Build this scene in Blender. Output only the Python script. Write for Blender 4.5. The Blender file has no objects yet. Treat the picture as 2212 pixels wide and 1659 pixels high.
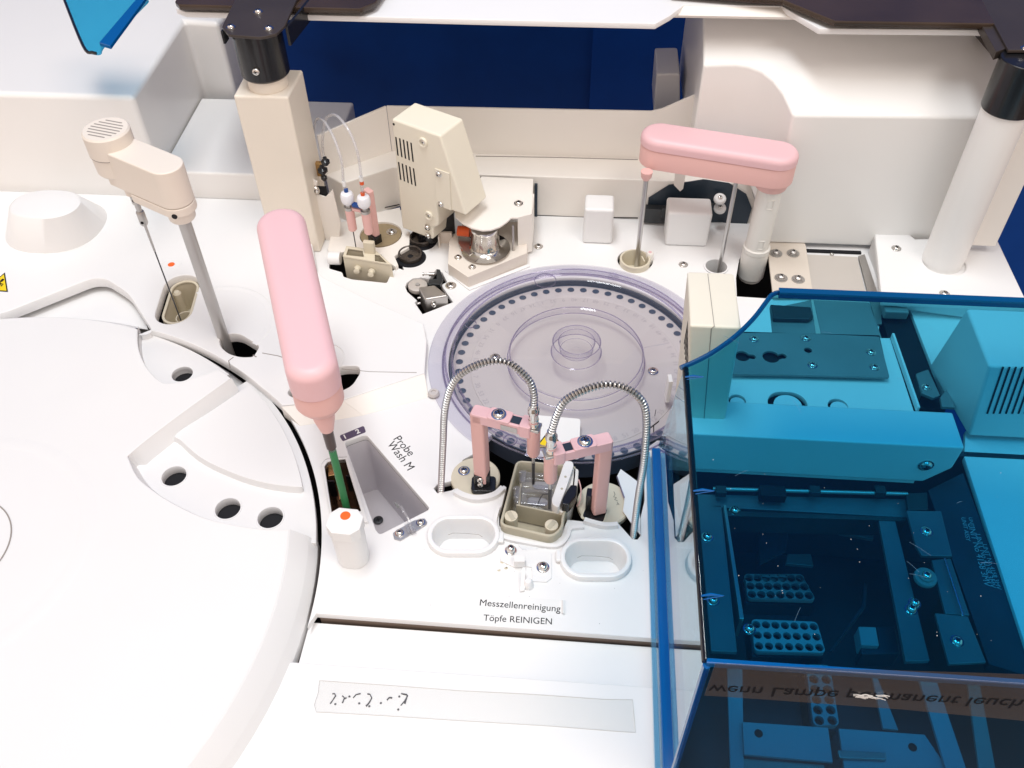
import bpy, bmesh, math, random
import numpy as np
from mathutils import Vector, Matrix
random.seed(7)
S = 0.01                      # all coordinates below are centimetres
PI = math.pi
scene = bpy.context.scene
COL = scene.collection

# ------------------------------------------------------------------ camera
CAM_P, CAM_Y, CAM_R, FOC, HC = .8095, -.0949, -.0205, 1949.3, 56.5
_f = np.array([math.sin(CAM_Y)*math.cos(CAM_P), math.cos(CAM_Y)*math.cos(CAM_P), -math.sin(CAM_P)])
_r = np.array([math.cos(CAM_Y), -math.sin(CAM_Y), 0]); _u = np.cross(_r, _f)
_r2 = _r*math.cos(CAM_R)+_u*math.sin(CAM_R); _u2 = -_r*math.sin(CAM_R)+_u*math.cos(CAM_R)
CM = np.array([_r2, _u2, -_f])
cam_d = bpy.data.cameras.new('camera'); cam = bpy.data.objects.new('camera', cam_d); COL.objects.link(cam)
cam_d.sensor_width = 36; cam_d.lens = 36*FOC/2212; cam_d.clip_start = 0.01; cam_d.clip_end = 50
m4 = Matrix([list(map(float, row)) for row in CM.T]).to_4x4(); m4.translation = (0, 0, HC*S)
cam.matrix_world = m4
scene.camera = cam

# ------------------------------------------------------------------ world, lamps, exposure
W = bpy.data.worlds.new('World'); scene.world = W; W.use_nodes = True
nt = W.node_tree; nt.nodes.clear()
wo = nt.nodes.new('ShaderNodeOutputWorld'); bg = nt.nodes.new('ShaderNodeBackground')
tc = nt.nodes.new('ShaderNodeTexCoord'); sx = nt.nodes.new('ShaderNodeSeparateXYZ'); cr = nt.nodes.new('ShaderNodeValToRGB')
nt.links.new(tc.outputs['Generated'], sx.inputs[0])
mr = nt.nodes.new('ShaderNodeMapRange'); mr.inputs[1].default_value = -1; mr.inputs[2].default_value = 1
nt.links.new(sx.outputs['Z'], mr.inputs[0]); nt.links.new(mr.outputs[0], cr.inputs[0])
e = cr.color_ramp.elements
e[0].position = 0.35; e[0].color = (.20, .14, .11, 1)
e[1].position = 0.56; e[1].color = (.80, .63, .525, 1)
el = cr.color_ramp.elements.new(0.80); el.color = (.62, .56, .53, 1)
nt.links.new(cr.outputs[0], bg.inputs[0]); bg.inputs[1].default_value = 1.12
nt.links.new(bg.outputs[0], wo.inputs[0])

def area(name, loc, target, size, power, col):
    d = bpy.data.lights.new(name, 'AREA'); d.shape = 'RECTANGLE'; d.size, d.size_y = size; d.energy = power; d.color = col
    o = bpy.data.objects.new(name, d); COL.objects.link(o); o.location = loc
    o.rotation_euler = (Vector(target)-Vector(loc)).to_track_quat('-Z', 'Y').to_euler(); return o
area('ceiling_light', (-.30, .45, 2.1), (-.05, .5, 0), (1.0, .4), 19.5, (.93, .97, 1))
area('ceiling_light', (.75, -.25, 2.0), (0, .5, 0), (.9, .5), 10, (1, .95, .90))
scene.view_settings.view_transform = 'Standard'; scene.view_settings.look = 'None'
scene.view_settings.exposure = 0.33; scene.view_settings.gamma = 1
scene.render.engine = 'CYCLES'
scene.cycles.transparent_max_bounces = 24; scene.cycles.max_bounces = 10; scene.cycles.diffuse_bounces = 5

# ------------------------------------------------------------------ pixel <-> space helpers (photo at 2212 x 1659)
CR = {'A': (0, 0, 1/3., 1/3.), 'B': (734.5, 0, 1/3., 1/3.), 'C': (1469, 0, .336, .336), 'D': (0, 432, 1/3., 1/3.),
      'E': (648, 388.8, .2344, .2344), 'F': (907.3, 553, .28125, .28125), 'G': (1382.5, 518.4, .375, .375),
      'H': (648, 864, .2344, .2344), 'I': (993.7, 907.3, .28646, .28646), 'J': (1382.5, 1036.9, .375, .375),
      'K': (0, 950.5, .427, .427), 'L': (604.8, 1252.9, .3906, .3906), '': (0, 0, 1, 1)}
def px(k, x, y): a = CR[k]; return a[0]+x*a[2], a[1]+y*a[3]
def ray(x, y): return CM.T @ np.array([(x-1106)/FOC, -(y-829.5)/FOC, -1])
O3 = np.array([0, 0, HC])
def P(k, x, y, z=0.0):
    x, y = px(k, x, y); d = ray(x, y); p = O3+d*(z-HC)/d[2]; return (p[0], p[1], z)
def PP(k, pts, z=0.0): return [P(k, x, y, z)[:2] for x, y in pts]
def onplane(k, x, y, p0, n):
    x, y = px(k, x, y); d = ray(x, y); n = np.array(n); t = np.dot(np.array(p0)-O3, n)/np.dot(d, n); return O3+d*t
def Zat(b, k, x, y):
    x, y = px(k, x, y); d = ray(x, y); t = (b[0]*d[0]+b[1]*d[1])/(d[0]**2+d[1]**2); return HC+t*d[2]

# ------------------------------------------------------------------ materials
def new_mat(name):
    m = bpy.data.materials.new(name); m.use_nodes = True; return m
def plastic(name, col, rough=.42, spec=.4, bump=.02, bscale=900, metal=0, dirt=.03, coat=0, trans=0, sss=0):
    m = new_mat(name); t = m.node_tree; b = t.nodes['Principled BSDF']
    b.inputs['Roughness'].default_value = rough; b.inputs['Metallic'].default_value = metal
    b.inputs['Specular IOR Level'].default_value = spec
    if coat: b.inputs['Coat Weight'].default_value = coat; b.inputs['Coat Roughness'].default_value = .12
    if trans: b.inputs['Transmission Weight'].default_value = trans
    if sss:
        b.inputs['Subsurface Weight'].default_value = sss; b.inputs['Subsurface Radius'].default_value = (.01, .009, .008)
        b.inputs['Subsurface Scale'].default_value = .4
    co = t.nodes.new('ShaderNodeTexCoord')
    n = t.nodes.new('ShaderNodeTexNoise'); n.inputs['Scale'].default_value = 14; n.inputs['Detail'].default_value = 6
    t.links.new(co.outputs['Object'], n.inputs['Vector'])
    r = t.nodes.new('ShaderNodeMapRange'); r.inputs[1].default_value = .3; r.inputs[2].default_value = .7
    r.inputs[3].default_value = 1-dirt; r.inputs[4].default_value = 1+dirt*.5
    t.links.new(n.outputs['Fac'], r.inputs[0])
    mx = t.nodes.new('ShaderNodeVectorMath'); mx.operation = 'SCALE'; mx.inputs[0].default_value = col[:3]
    t.links.new(r.outputs[0], mx.inputs['Scale']); t.links.new(mx.outputs[0], b.inputs['Base Color'])
    n2 = t.nodes.new('ShaderNodeTexNoise'); n2.inputs['Scale'].default_value = bscale; n2.inputs['Detail'].default_value = 3
    t.links.new(co.outputs['Object'], n2.inputs['Vector'])
    if bump:
        bp = t.nodes.new('ShaderNodeBump'); bp.inputs['Strength'].default_value = bump; bp.inputs['Distance'].default_value = .001
        t.links.new(n2.outputs['Fac'], bp.inputs['Height']); t.links.new(bp.outputs[0], b.inputs['Normal'])
    rr = t.nodes.new('ShaderNodeMapRange'); rr.inputs[3].default_value = max(.02, rough-.015); rr.inputs[4].default_value = rough+.02
    t.links.new(n.outputs['Fac'], rr.inputs[0]); t.links.new(rr.outputs[0], b.inputs['Roughness'])
    return m
def clear(name, tint, gloss=.05, ior=1.49, facing_tint=None, diffuse=0, dcol=(.8, .8, .85)):
    m = new_mat(name); t = m.node_tree; t.nodes.remove(t.nodes['Principled BSDF']); out = t.nodes['Material Output']
    tr = t.nodes.new('ShaderNodeBsdfTransparent'); gl = t.nodes.new('ShaderNodeBsdfGlossy'); gl.inputs['Roughness'].default_value = gloss
    gl.inputs['Color'].default_value = (1, 1, 1, 1)
    # Schlick reflectance from |N.I| (same on both sides of the sheet)
    ge = t.nodes.new('ShaderNodeNewGeometry'); dt = t.nodes.new('ShaderNodeVectorMath'); dt.operation = 'DOT_PRODUCT'
    t.links.new(ge.outputs['Normal'], dt.inputs[0]); t.links.new(ge.outputs['Incoming'], dt.inputs[1])
    def mth(op, a, b=None):
        q = t.nodes.new('ShaderNodeMath'); q.operation = op
        for i, v in enumerate((a, b)):
            if v is None: continue
            if isinstance(v, (int, float)): q.inputs[i].default_value = v
            else: t.links.new(v, q.inputs[i])
        return q.outputs[0]
    cosi = mth('ABSOLUTE', dt.outputs['Value']); inv = mth('SUBTRACT', 1.0, cosi); p5 = mth('POWER', inv, 5.0)
    f0 = ((ior-1)/(ior+1))**2
    fr_ = mth('ADD', mth('MULTIPLY', p5, 1-f0), f0)
    mx = t.nodes.new('ShaderNodeMixShader'); t.links.new(fr_, mx.inputs[0])
    src = tr.outputs[0]; tr.inputs[0].default_value = (*tint, 1)
    if facing_tint:
        mc = t.nodes.new('ShaderNodeMix'); mc.data_type = 'RGBA'
        mc.inputs[6].default_value = (*tint, 1); mc.inputs[7].default_value = (*facing_tint, 1)
        t.links.new(mth('POWER', inv, 2.2), mc.inputs[0]); t.links.new(mc.outputs[2], tr.inputs[0])
    if diffuse:
        df = t.nodes.new('ShaderNodeBsdfDiffuse'); df.inputs[0].default_value = (*dcol, 1)
        m2 = t.nodes.new('ShaderNodeMixShader'); m2.inputs[0].default_value = diffuse
        t.links.new(tr.outputs[0], m2.inputs[1]); t.links.new(df.outputs[0], m2.inputs[2]); src = m2.outputs[0]
    t.links.new(src, mx.inputs[1]); t.links.new(gl.outputs[0], mx.inputs[2]); t.links.new(mx.outputs[0], out.inputs[0])
    return m
M = {}
M['white'] = plastic('white_plastic', (.81, .805, .80), .4, .4, dirt=.012)
M['disc'] = plastic('white_disc_plastic', (.765, .76, .757), .5, .35, dirt=.01)
M['housing'] = plastic('housing_plastic', (.83, .815, .795), .30, .5, bump=.02, bscale=1500, dirt=.008)
M['offwhite'] = plastic('offwhite_paint', (.84, .80, .745), .4, .4, dirt=.015)
M['beige'] = plastic('beige_paint', (.80, .755, .635), .45, .4)
M['beige2'] = plastic('beige_plastic', (.76, .695, .62), .45, .4)
M['cream'] = plastic('cream_plastic', (.66, .60, .47), .4, .4)
M['post'] = plastic('post_paint', (.80, .735, .64), .45, .35)
M['rinse'] = plastic('grey_beige_plastic', (.50, .46, .355), .35, .45, dirt=.15)
M['pink'] = plastic('pink_plastic', (.775, .495, .52), .42, .4, dirt=.01)
M['pink2'] = plastic('salmon_plastic', (.77, .46, .43), .42, .4, dirt=.015)
M['black'] = plastic('black_plastic', (.012, .012, .014), .22, .5, dirt=.3)
M['bracket'] = plastic('black_bracket_paint', (.045, .035, .03), .38, .5, dirt=.2)
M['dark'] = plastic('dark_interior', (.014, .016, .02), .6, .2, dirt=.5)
M['darkmetal'] = plastic('dark_metal', (.06, .065, .07), .4, .5, metal=.6, dirt=.4)
M['smoke'] = plastic('smoked_lid', (.05, .032, .022), .25, .5, dirt=.3)
M['wall'] = plastic('blue_wall_paint', (.002, .045, .225), .5, .3, dirt=.15)
M['steel'] = plastic('brushed_steel', (.50, .48, .46), .34, .5, metal=.95, dirt=.12, bump=.06, bscale=300)
M['chrome'] = plastic('polished_steel', (.72, .70, .67), .12, .5, metal=1, dirt=.1, bump=0)
M['plate'] = plastic('satin_steel_plate', (.58, .535, .49), .4, .5, metal=.25, dirt=.03)
M['plate2'] = plastic('tan_coated_plate', (.66, .59, .51), .4, .5, dirt=.03)
M['platedark'] = plastic('dull_zinc_plate', (.25, .26, .26), .45, .5, metal=.2, dirt=.15)
M['rod'] = plastic('ground_steel_rod', (.55, .54, .53), .3, .5, metal=.9, dirt=.05)
M['greyrod'] = plastic('grey_pole', (.48, .47, .46), .35, .5, metal=.5, dirt=.1)
M['needle'] = plastic('dark_needle', (.03, .03, .035), .35, .5)
M['brown'] = plastic('brown_probe_holder', (.07, .045, .04), .35, .5, dirt=.2)
M['green'] = plastic('green_probe', (.035, .22, .075), .45, .4)
M['orange'] = plastic('orange_dot', (.85, .14, .02), .5, .3)
M['orange2'] = plastic('orange_coil', (.70, .10, .015), .35, .4)
M['yellow'] = plastic('yellow_sign', (.85, .62, .01), .45, .4)
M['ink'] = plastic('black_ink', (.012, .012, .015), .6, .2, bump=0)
M['greyink'] = plastic('grey_ink', (.12, .12, .13), .6, .2, bump=0)
M['emboss'] = plastic('embossed_mark', (.42, .39, .40), .5, .3, bump=0)
M['seam'] = plastic('seam_shadow_gap', (.30, .27, .25), .7, .1, bump=0)
M['plum'] = plastic('plum_label', (.10, .075, .13), .4, .4)
M['pit'] = plastic('grey_lilac_plastic', (.70, .68, .71), .45, .4)
M['wall2'] = plastic('lighter_blue_paint', (.002, .055, .29), .5, .3, dirt=.1)
M['paper'] = plastic('paper_label', (.80, .80, .79), .55, .3)
M['bluelabel'] = plastic('blue_label', (.01, .06, .25), .45, .4)
M['ringbody'] = plastic('rotor_plastic', (.55, .515, .50), .4, .4)
M['ringdark'] = plastic('rotor_slot', (.07, .095, .14), .4, .4)
M['hole'] = plastic('slot_blue_grey', (.055, .08, .125), .4, .4)
M['bronze'] = plastic('bronze_coated_disc', (.36, .28, .17), .35, .5, metal=.3)
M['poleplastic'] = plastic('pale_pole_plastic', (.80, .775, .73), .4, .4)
M['gapshade'] = plastic('brown_gap_shade', (.20, .15, .12), .6, .2)  # brown stands in for the shade of the front gap
M['lining'] = plastic('brown_metal_lining', (.22, .15, .11), .25, .5, metal=.8)
M['lightedge'] = clear('pale_blue_acrylic_edge', (.55, .80, .92), .05, 1.5, diffuse=.15, dcol=(.30, .55, .75))
M['coverr2'] = plastic('dark_blue_acrylic_edge', (.0, .065, .19), .1, .5, coat=.5)
M['framegrey'] = plastic('dark_zinc_frame', (.15, .165, .19), .35, .5, metal=.4, dirt=.2)
M['residue'] = plastic('dried_residue', (.60, .54, .40), .6, .3)
M['tapeedge'] = plastic('tape_edge', (.62, .61, .59), .3, .5)
M['magnet'] = plastic('blued_steel', (.10, .085, .075), .22, .5, metal=.6)
M['brass'] = plastic('brass', (.55, .35, .15), .25, .5, metal=.9)
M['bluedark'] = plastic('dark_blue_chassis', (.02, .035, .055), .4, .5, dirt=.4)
M['shelf'] = plastic('cool_white_tray', (.72, .76, .78), .45, .4)
M['rack'] = plastic('grey_tip_rack', (.30, .34, .39), .45, .4)
M['frost'] = plastic('frosted_polypropylene', (.82, .82, .82), .35, .5, sss=.25, coat=.2)
M['milky'] = plastic('milky_cap', (.80, .80, .84), .3, .5, sss=.3)
M['lid'] = clear('clear_lilac_lid', (.975, .97, .98), .03, 1.4, facing_tint=(.55, .52, .70), diffuse=.012, dcol=(.75, .72, .85))
M['lidrim'] = clear('lilac_lid_rim', (.945, .94, .96), .04, 1.45, facing_tint=(.60, .58, .70), diffuse=.035, dcol=(.64, .63, .70))
M['lidedge'] = clear('lilac_lid_edge', (.70, .67, .78), .05, 1.45, facing_tint=(.36, .33, .50), diffuse=.10, dcol=(.70, .68, .82))
M['clearcup'] = clear('clear_acrylic', (.94, .94, .94), .04, 1.45, facing_tint=(.62, .62, .66), diffuse=.10)
M['tube'] = clear('clear_tube', (.93, .93, .93), .06, 1.5, facing_tint=(.6, .6, .6), diffuse=.25)
M['tape'] = clear('clear_tape', (.975, .975, .97), .25, 1.3, diffuse=.02)
M['cover'] = clear('blue_tinted_acrylic', (.31, .74, .87), .02, 1.36, facing_tint=(.06, .48, .72), diffuse=.006, dcol=(.0, .25, .5))
M['covers'] = clear('blue_tinted_side_acrylic', (.60, .85, .93), .02, 1.62)
M['coverr'] = plastic('blue_acrylic_edge', (.0, .095, .32), .1, .5, coat=.5)
M['flap'] = clear('light_blue_acrylic', (.25, .68, .84), .04, 1.45, diffuse=.25, dcol=(.06, .50, .75))
M['reflection'] = clear('reflection_film', (.93, .86, .80), .3, 1.3, diffuse=.06, dcol=(.38, .28, .21))  # tint of the reflected band on the pane, put into the colour

# ------------------------------------------------------------------ mesh builder
def organic(pts, n=6, closed=False):
    """Catmull-Rom through points"""
    pts = [np.array(p, float) for p in pts]; out = []; N = len(pts)
    rng = range(N if closed else N-1)
    for i in rng:
        if closed: a, b, c, d = pts[(i-1) % N], pts[i], pts[(i+1) % N], pts[(i+2) % N]
        else: a, b, c, d = pts[max(i-1, 0)], pts[i], pts[i+1], pts[min(i+2, N-1)]
        for k in range(n):
            t = k/n; out.append(.5*((2*b)+(-a+c)*t+(2*a-5*b+4*c-d)*t*t+(-a+3*b-3*c+d)*t**3))
    if not closed: out.append(pts[-1])
    return out
def stad(cx, cy, hl, r, ang=0, n=14, hw=None):
    """stadium outline, half length hl (total), radius r"""
    out = []; L = hl-r
    for k in range(n+1):
        a = -PI/2+PI*k/n; out.append((L+r*math.cos(a), r*math.sin(a)))
    for k in range(n+1):
        a = PI/2+PI*k/n; out.append((-L+r*math.cos(a), r*math.sin(a)))
    c, s = math.cos(ang), math.sin(ang)
    return [(cx+x*c-y*s, cy+x*s+y*c) for x, y in out]
def circ(cx, cy, r, n=40, a0=0): return [(cx+r*math.cos(a0+2*PI*k/n), cy+r*math.sin(a0+2*PI*k/n)) for k in range(n)]
def arc(cx, cy, r, a0, a1, n=24): return [(cx+r*math.cos(math.radians(a0+(a1-a0)*k/n)), cy+r*math.sin(math.radians(a0+(a1-a0)*k/n))) for k in range(n+1)]
def rrect(cx, cy, hx, hy, r, ang=0, n=5):
    out = []
    for sx_, sy_, a0 in ((1, 1, 0), (-1, 1, 90), (-1, -1, 180), (1, -1, 270)):
        for k in range(n+1):
            a = math.radians(a0+90*k/n); out.append((sx_*(hx-r)+r*math.cos(a), sy_*(hy-r)+r*math.sin(a)))
    c, s = math.cos(ang), math.sin(ang)
    return [(cx+x*c-y*s, cy+x*s+y*c) for x, y in out]
def roundpoly(pts, r, n=4):
    out = []; N = len(pts)
    for i in range(N):
        a, b, c = (np.array(pts[(i+k-1) % N][:2], float) for k in range(3))
        u, v = a-b, c-b; lu, lv = np.linalg.norm(u), np.linalg.norm(v)
        rr = min(r, lu*.45, lv*.45); p0, p2 = b+u/lu*rr, b+v/lv*rr
        for k in range(n+1):
            t = k/n; out.append(tuple((1-t)**2*p0+2*t*(1-t)*b+t*t*p2))
    return out
class G:
    def __init__(s): s.bm = bmesh.new(); s.mi = 0
    def face(s, vs):
        try: f = s.bm.faces.new(vs); f.material_index = s.mi; return f
        except ValueError: return None
    def box(s, c, size, rz=0, mat=None):
        hx, hy, hz = size[0]/2, size[1]/2, size[2]/2; T = (mat or Matrix.Rotation(rz, 4, 'Z'))
        v = [s.bm.verts.new(Vector(c)+(T @ Vector((x*hx, y*hy, z*hz)))) for x in (-1, 1) for y in (-1, 1) for z in (-1, 1)]
        for q in ((0, 1, 3, 2), (4, 6, 7, 5), (0, 4, 5, 1), (2, 3, 7, 6), (0, 2, 6, 4), (1, 5, 7, 3)): s.face([v[i] for i in q])
        return s
    def prism(s, poly, z0, z1, top=None):
        """extrude an XY outline; top may be another outline of equal count"""
        top = top or poly
        a = [s.bm.verts.new((p[0], p[1], z0)) for p in poly]; b = [s.bm.verts.new((p[0], p[1], z1)) for p in top]; n = len(a)
        s.face(a[::-1]); s.face(b)
        for i in range(n): s.face([a[i], a[(i+1) % n], b[(i+1) % n], b[i]])
        return s
    def extr(s, pts, v):
        """extrude a 3D polygon along vector v"""
        a = [s.bm.verts.new(tuple(map(float, p))) for p in pts]; b = [s.bm.verts.new(tuple(float(p[i])+float(v[i]) for i in range(3))) for p in pts]; n = len(a)
        s.face(a[::-1]); s.face(b)
        for i in range(n): s.face([a[i], a[(i+1) % n], b[(i+1) % n], b[i]])
        return s
    def loft(s, A, B, caps=True):
        a = [s.bm.verts.new(tuple(map(float, p))) for p in A]; b = [s.bm.verts.new(tuple(map(float, p))) for p in B]; n = len(a)
        if caps: s.face(a[::-1]); s.face(b)
        for i in range(n): s.face([a[i], a[(i+1) % n], b[(i+1) % n], b[i]])
        return s
    def lathe(s, prof, c=(0, 0, 0), axis=(0, 0, 1), n=40, a0=0, a1=360, closed=False):
        q = Vector((0, 0, 1)).rotation_difference(Vector(axis).normalized()); full = abs(a1-a0) >= 360
        N = n if full else n+1; rings = []
        for r, z in prof:
            if r < 1e-6: rings.append([s.bm.verts.new(Vector(c)+q @ Vector((0, 0, z)))])
            else:
                rings.append([s.bm.verts.new(Vector(c)+q @ Vector((r*math.cos(math.radians(a0+(a1-a0)*k/n)), r*math.sin(math.radians(a0+(a1-a0)*k/n)), z))) for k in range(N)])
        pairs = list(zip(rings, rings[1:]))
        if closed: pairs.append((rings[-1], rings[0]))
        for A, B in pairs:
            for k in range(N if full else N-1):
                k2 = (k+1) % N
                if len(A) == 1 and len(B) == 1: continue
                if len(A) == 1: s.face([A[0], B[k], B[k2]][::-1])
                elif len(B) == 1: s.face([A[k], A[k2], B[0]])
                else: s.face([A[k], A[k2], B[k2], B[k]])
        return s
    def cyl(s, p0, p1, r0, r1=None, n=24):
        r1 = r0 if r1 is None else r1; d = Vector(p1)-Vector(p0)
        return s.lathe([(0, 0), (r0, 0), (r1, d.length), (0, d.length)], p0, d, n)
    def tube(s, pts, r, n=10, cap=True):
        pts = [Vector(map(float, p)) for p in pts]; N = len(pts); rs = r if hasattr(r, '__len__') else [r]*N
        t0 = (pts[1]-pts[0]).normalized(); up = Vector((0, 0, 1)) if abs(t0.z) < .9 else Vector((1, 0, 0))
        nrm = t0.cross(up).normalized(); rings = []
        for i, p in enumerate(pts):
            t = (pts[min(i+1, N-1)]-pts[max(i-1, 0)]).normalized(); nrm = (nrm-t*nrm.dot(t)).normalized(); b = t.cross(nrm)
            rings.append([s.bm.verts.new(p+(nrm*math.cos(2*PI*k/n)+b*math.sin(2*PI*k/n))*rs[i]) for k in range(n)])
        for A, B in zip(rings, rings[1:]):
            for k in range(n): s.face([A[k], A[(k+1) % n], B[(k+1) % n], B[k]])
        if cap: s.face(rings[0][::-1]); s.face(rings[-1])
        return s
    def build(s, name, mat, parent=None, bevel=0, seg=2, ang=32, smooth=True, fixn=True):
        if fixn: bmesh.ops.recalc_face_normals(s.bm, faces=s.bm.faces)
        me = bpy.data.meshes.new(name); s.bm.to_mesh(me); s.bm.free()
        return finish(me, name, mat, parent, bevel, seg, ang, smooth)
def wloc(o):
    v = Vector((0, 0, 0))
    while o is not None: v += o.location; o = o.parent
    return v
def finish(me, name, mat, parent=None, bevel=0, seg=2, ang=32, smooth=True):
    off = wloc(parent) if parent else Vector((0, 0, 0))
    me.transform(Matrix.Scale(S, 4))
    if not parent:                                   # a thing that is one mesh: origin at its own base
        xs = [v.co for v in me.vertices]
        off = Vector((sum(v.x for v in xs)/len(xs), sum(v.y for v in xs)/len(xs), min(v.z for v in xs)))
    me.transform(Matrix.Translation(-off))
    me.polygons.foreach_set('use_smooth', [smooth]*len(me.polygons))
    if smooth: me.set_sharp_from_angle(angle=math.radians(ang))
    for k in (mat if isinstance(mat, (list, tuple)) else [mat]): me.materials.append(M[k])
    o = bpy.data.objects.new(name, me); COL.objects.link(o)
    if parent: o.parent = parent
    else: o.location = off
    if bevel:
        b = o.modifiers.new('bevel', 'BEVEL'); b.width = bevel*S; b.segments = seg; b.limit_method = 'ANGLE'; b.angle_limit = math.radians(30)
        b.harden_normals = True
    return o
def plate(name, outer, holes, ztop, t, mat, parent=None, bev=.06, ang=32):
    """flat plate with holes and softened edges, built from a filled 2D curve"""
    cu = bpy.data.curves.new('tmp', 'CURVE'); cu.dimensions = '2D'; cu.fill_mode = 'BOTH'
    def area2(p): return sum(p[i][0]*p[(i+1) % len(p)][1]-p[(i+1) % len(p)][0]*p[i][1] for i in range(len(p)))
    for i, poly in enumerate([outer]+list(holes)):
        poly = [tuple(map(float, p[:2])) for p in poly]
        if (area2(poly) < 0) == (i == 0): poly = poly[::-1]
        sp = cu.splines.new('POLY'); sp.points.add(len(poly)-1); sp.use_cyclic_u = True
        for q, p in zip(sp.points, poly): q.co = (p[0], p[1], 0, 1)
    cu.extrude = max(t/2-bev, .005); cu.bevel_depth = bev; cu.bevel_resolution = 1; cu.offset = -bev
    ob = bpy.data.objects.new('tmp', cu); COL.objects.link(ob)
    dg = bpy.context.evaluated_depsgraph_get(); me = bpy.data.meshes.new_from_object(ob.evaluated_get(dg))
    bpy.data.objects.remove(ob); bpy.data.curves.remove(cu)
    me.name = name; me.transform(Matrix.Translation((0, 0, ztop-t/2))); me.materials.clear()
    return finish(me, name, mat, parent, ang=ang)
def text_mesh(s, bold=0):
    cu = bpy.data.curves.new('tmp', 'FONT'); cu.body = s; cu.size = 1; cu.offset = bold; cu.extrude = 0.006
    ob = bpy.data.objects.new('tmp', cu); COL.objects.link(ob)
    dg = bpy.context.evaluated_depsgraph_get(); me = bpy.data.meshes.new_from_object(ob.evaluated_get(dg))
    bpy.data.objects.remove(ob); bpy.data.curves.remove(cu); me.materials.clear(); return me
def text(name, s, a, b, mat, parent, hscale=1., bold=0, flip=False, nrm=(0, 0, 1), size=None):
    """lettering whose baseline runs from a to b (3D points, cm)"""
    me = text_mesh(s, bold); xs = [v.co.x for v in me.vertices]; x0, w = min(xs), max(xs)-min(xs)
    a, b = Vector(map(float, a)), Vector(map(float, b)); d = b-a; k = size or d.length/w; X = d.normalized(); Zn = Vector(nrm).normalized(); Y = Zn.cross(X)
    if flip: Y = -Y
    T = Matrix(((X.x*k, Y.x*k*hscale, Zn.x*.6, a.x), (X.y*k, Y.y*k*hscale, Zn.y*.6, a.y), (X.z*k, Y.z*k*hscale, Zn.z*.6, a.z), (0, 0, 0, 1)))
    me.transform(Matrix.Translation((-x0, 0, 0))); me.transform(T)
    return finish(me, name, mat, parent, smooth=False)
def tag(o, label=None, cat=None, group=None, kind=None):
    if label: o['label'] = label
    if cat: o['category'] = cat
    if group: o['group'] = group
    if kind: o['kind'] = kind
    return o
def thing(name, loc, label, cat, group=None):
    o = bpy.data.objects.new(name, None); COL.objects.link(o); o.empty_display_size = .01
    o.location = (loc[0]*S, loc[1]*S, (loc[2] if len(loc) > 2 else 0)*S); return tag(o, label, cat, group)
_scr = {}
def screw(parent, p, r=.38, axis=(0, 0, 1), washer=True, rot=.4, h=.25, name='screw', mat='chrome'):
    """pan-head cross screw with washer; one mesh, shared by copies of the same size"""
    g = G(); prof = []
    if washer: prof += [(0, 0), (r*1.3, 0), (r*1.3, .05), (r*1.0, .06)]
    else: prof += [(0, 0), (r, 0)]
    prof += [(r, .08), (r*.93, h*.65), (r*.7, h*.92), (r*.35, h), (0, h)]
    g.lathe(prof, p, axis, 22)
    q = Vector((0, 0, 1)).rotation_difference(Vector(axis).normalized()).to_matrix().to_4x4() @ Matrix.Rotation(rot, 4, 'Z')
    g.mi = 1; n = Vector(axis).normalized(); c = Vector(map(float, p))+n*h
    g.box(c, (r*.95, r*.2, .035), mat=q); g.box(c+n*.004, (r*.2, r*.95, .035), mat=q)
    return g.build(name, [mat, 'ink'], parent, ang=50)
Z3 = (0, 0, 1)

# ================================================================== SETTING
RC = (0.3, 57.0)              # centre of the reaction rotor
DC = (-46.7, 30.6)            # centre of the big sample disc
g = G(); g.box((0, 128, 90), (420, 2, 420)); tag(g.build('wall', 'wall'), kind='structure')
g = G(); g.box((48.2, 126.8, 90), (95, .8, 420)); tag(g.build('wall', 'wall2'), kind='structure')
g = G(); g.box((0, 60, -121), (400, 300, 2)); tag(g.build('floor', 'wall'), kind='structure')

# ---- chassis box below the deck openings
ch = thing('machine_chassis', (-10, 50, -16), 'dark inside of the analyser seen through the gaps and openings of the white deck', 'chassis')
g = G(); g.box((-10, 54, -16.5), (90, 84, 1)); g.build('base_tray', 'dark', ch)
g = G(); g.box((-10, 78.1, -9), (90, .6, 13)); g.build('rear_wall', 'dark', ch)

# ---- main deck
deck = thing('instrument_deck', (-5, 50, -1), 'white flat deck of the laboratory analyser carrying the rotor, probes and cups', 'work deck')
RH = 11.3
tipw = P('', 1024, 980)
a_tip = math.degrees(math.atan2(tipw[1]-RC[1], tipw[0]-RC[0])) % 360
front = PP('', [(1024, 980), (1000, 993), (991, 1011), (989, 1030), (972, 1040), (945, 1046), (937, 1055), (945, 1065), (975, 1059), (990, 1051), (1000, 1058), (1016, 1065),
      (1035, 1069), (1056, 1067), (1075, 1058), (1088, 1048), (1094, 1052), (1085, 1090), (1078, 1112), (1079, 1135), (1090, 1150), (1115, 1157), (1195, 1168), (1212, 1158), (1220, 1135), (1226, 1122),
      (1260, 1126), (1263, 1119), (1333, 1127), (1358, 1155), (1366, 1164), (1377, 1165), (1384, 1156), (1383, 1120)])
right_in = (6.1, 44.5)
rot_arc = [p for p in arc(RC[0], RC[1], RH, -38, a_tip-1, 70)]
opening = front+[(6.05, 42.0), (6.1, 47.0)]+rot_arc
opening = opening
pit = roundpoly(PP('H', [(410, 390), (610, 318), (1202, 1003), (735, 1240), (700, 1200)]), .35)
slot = PP('H', [(200, 590), (235, 545), (300, 528), (430, 522), (470, 640), (590, 1030), (320, 1090), (270, 1000)])
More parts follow.
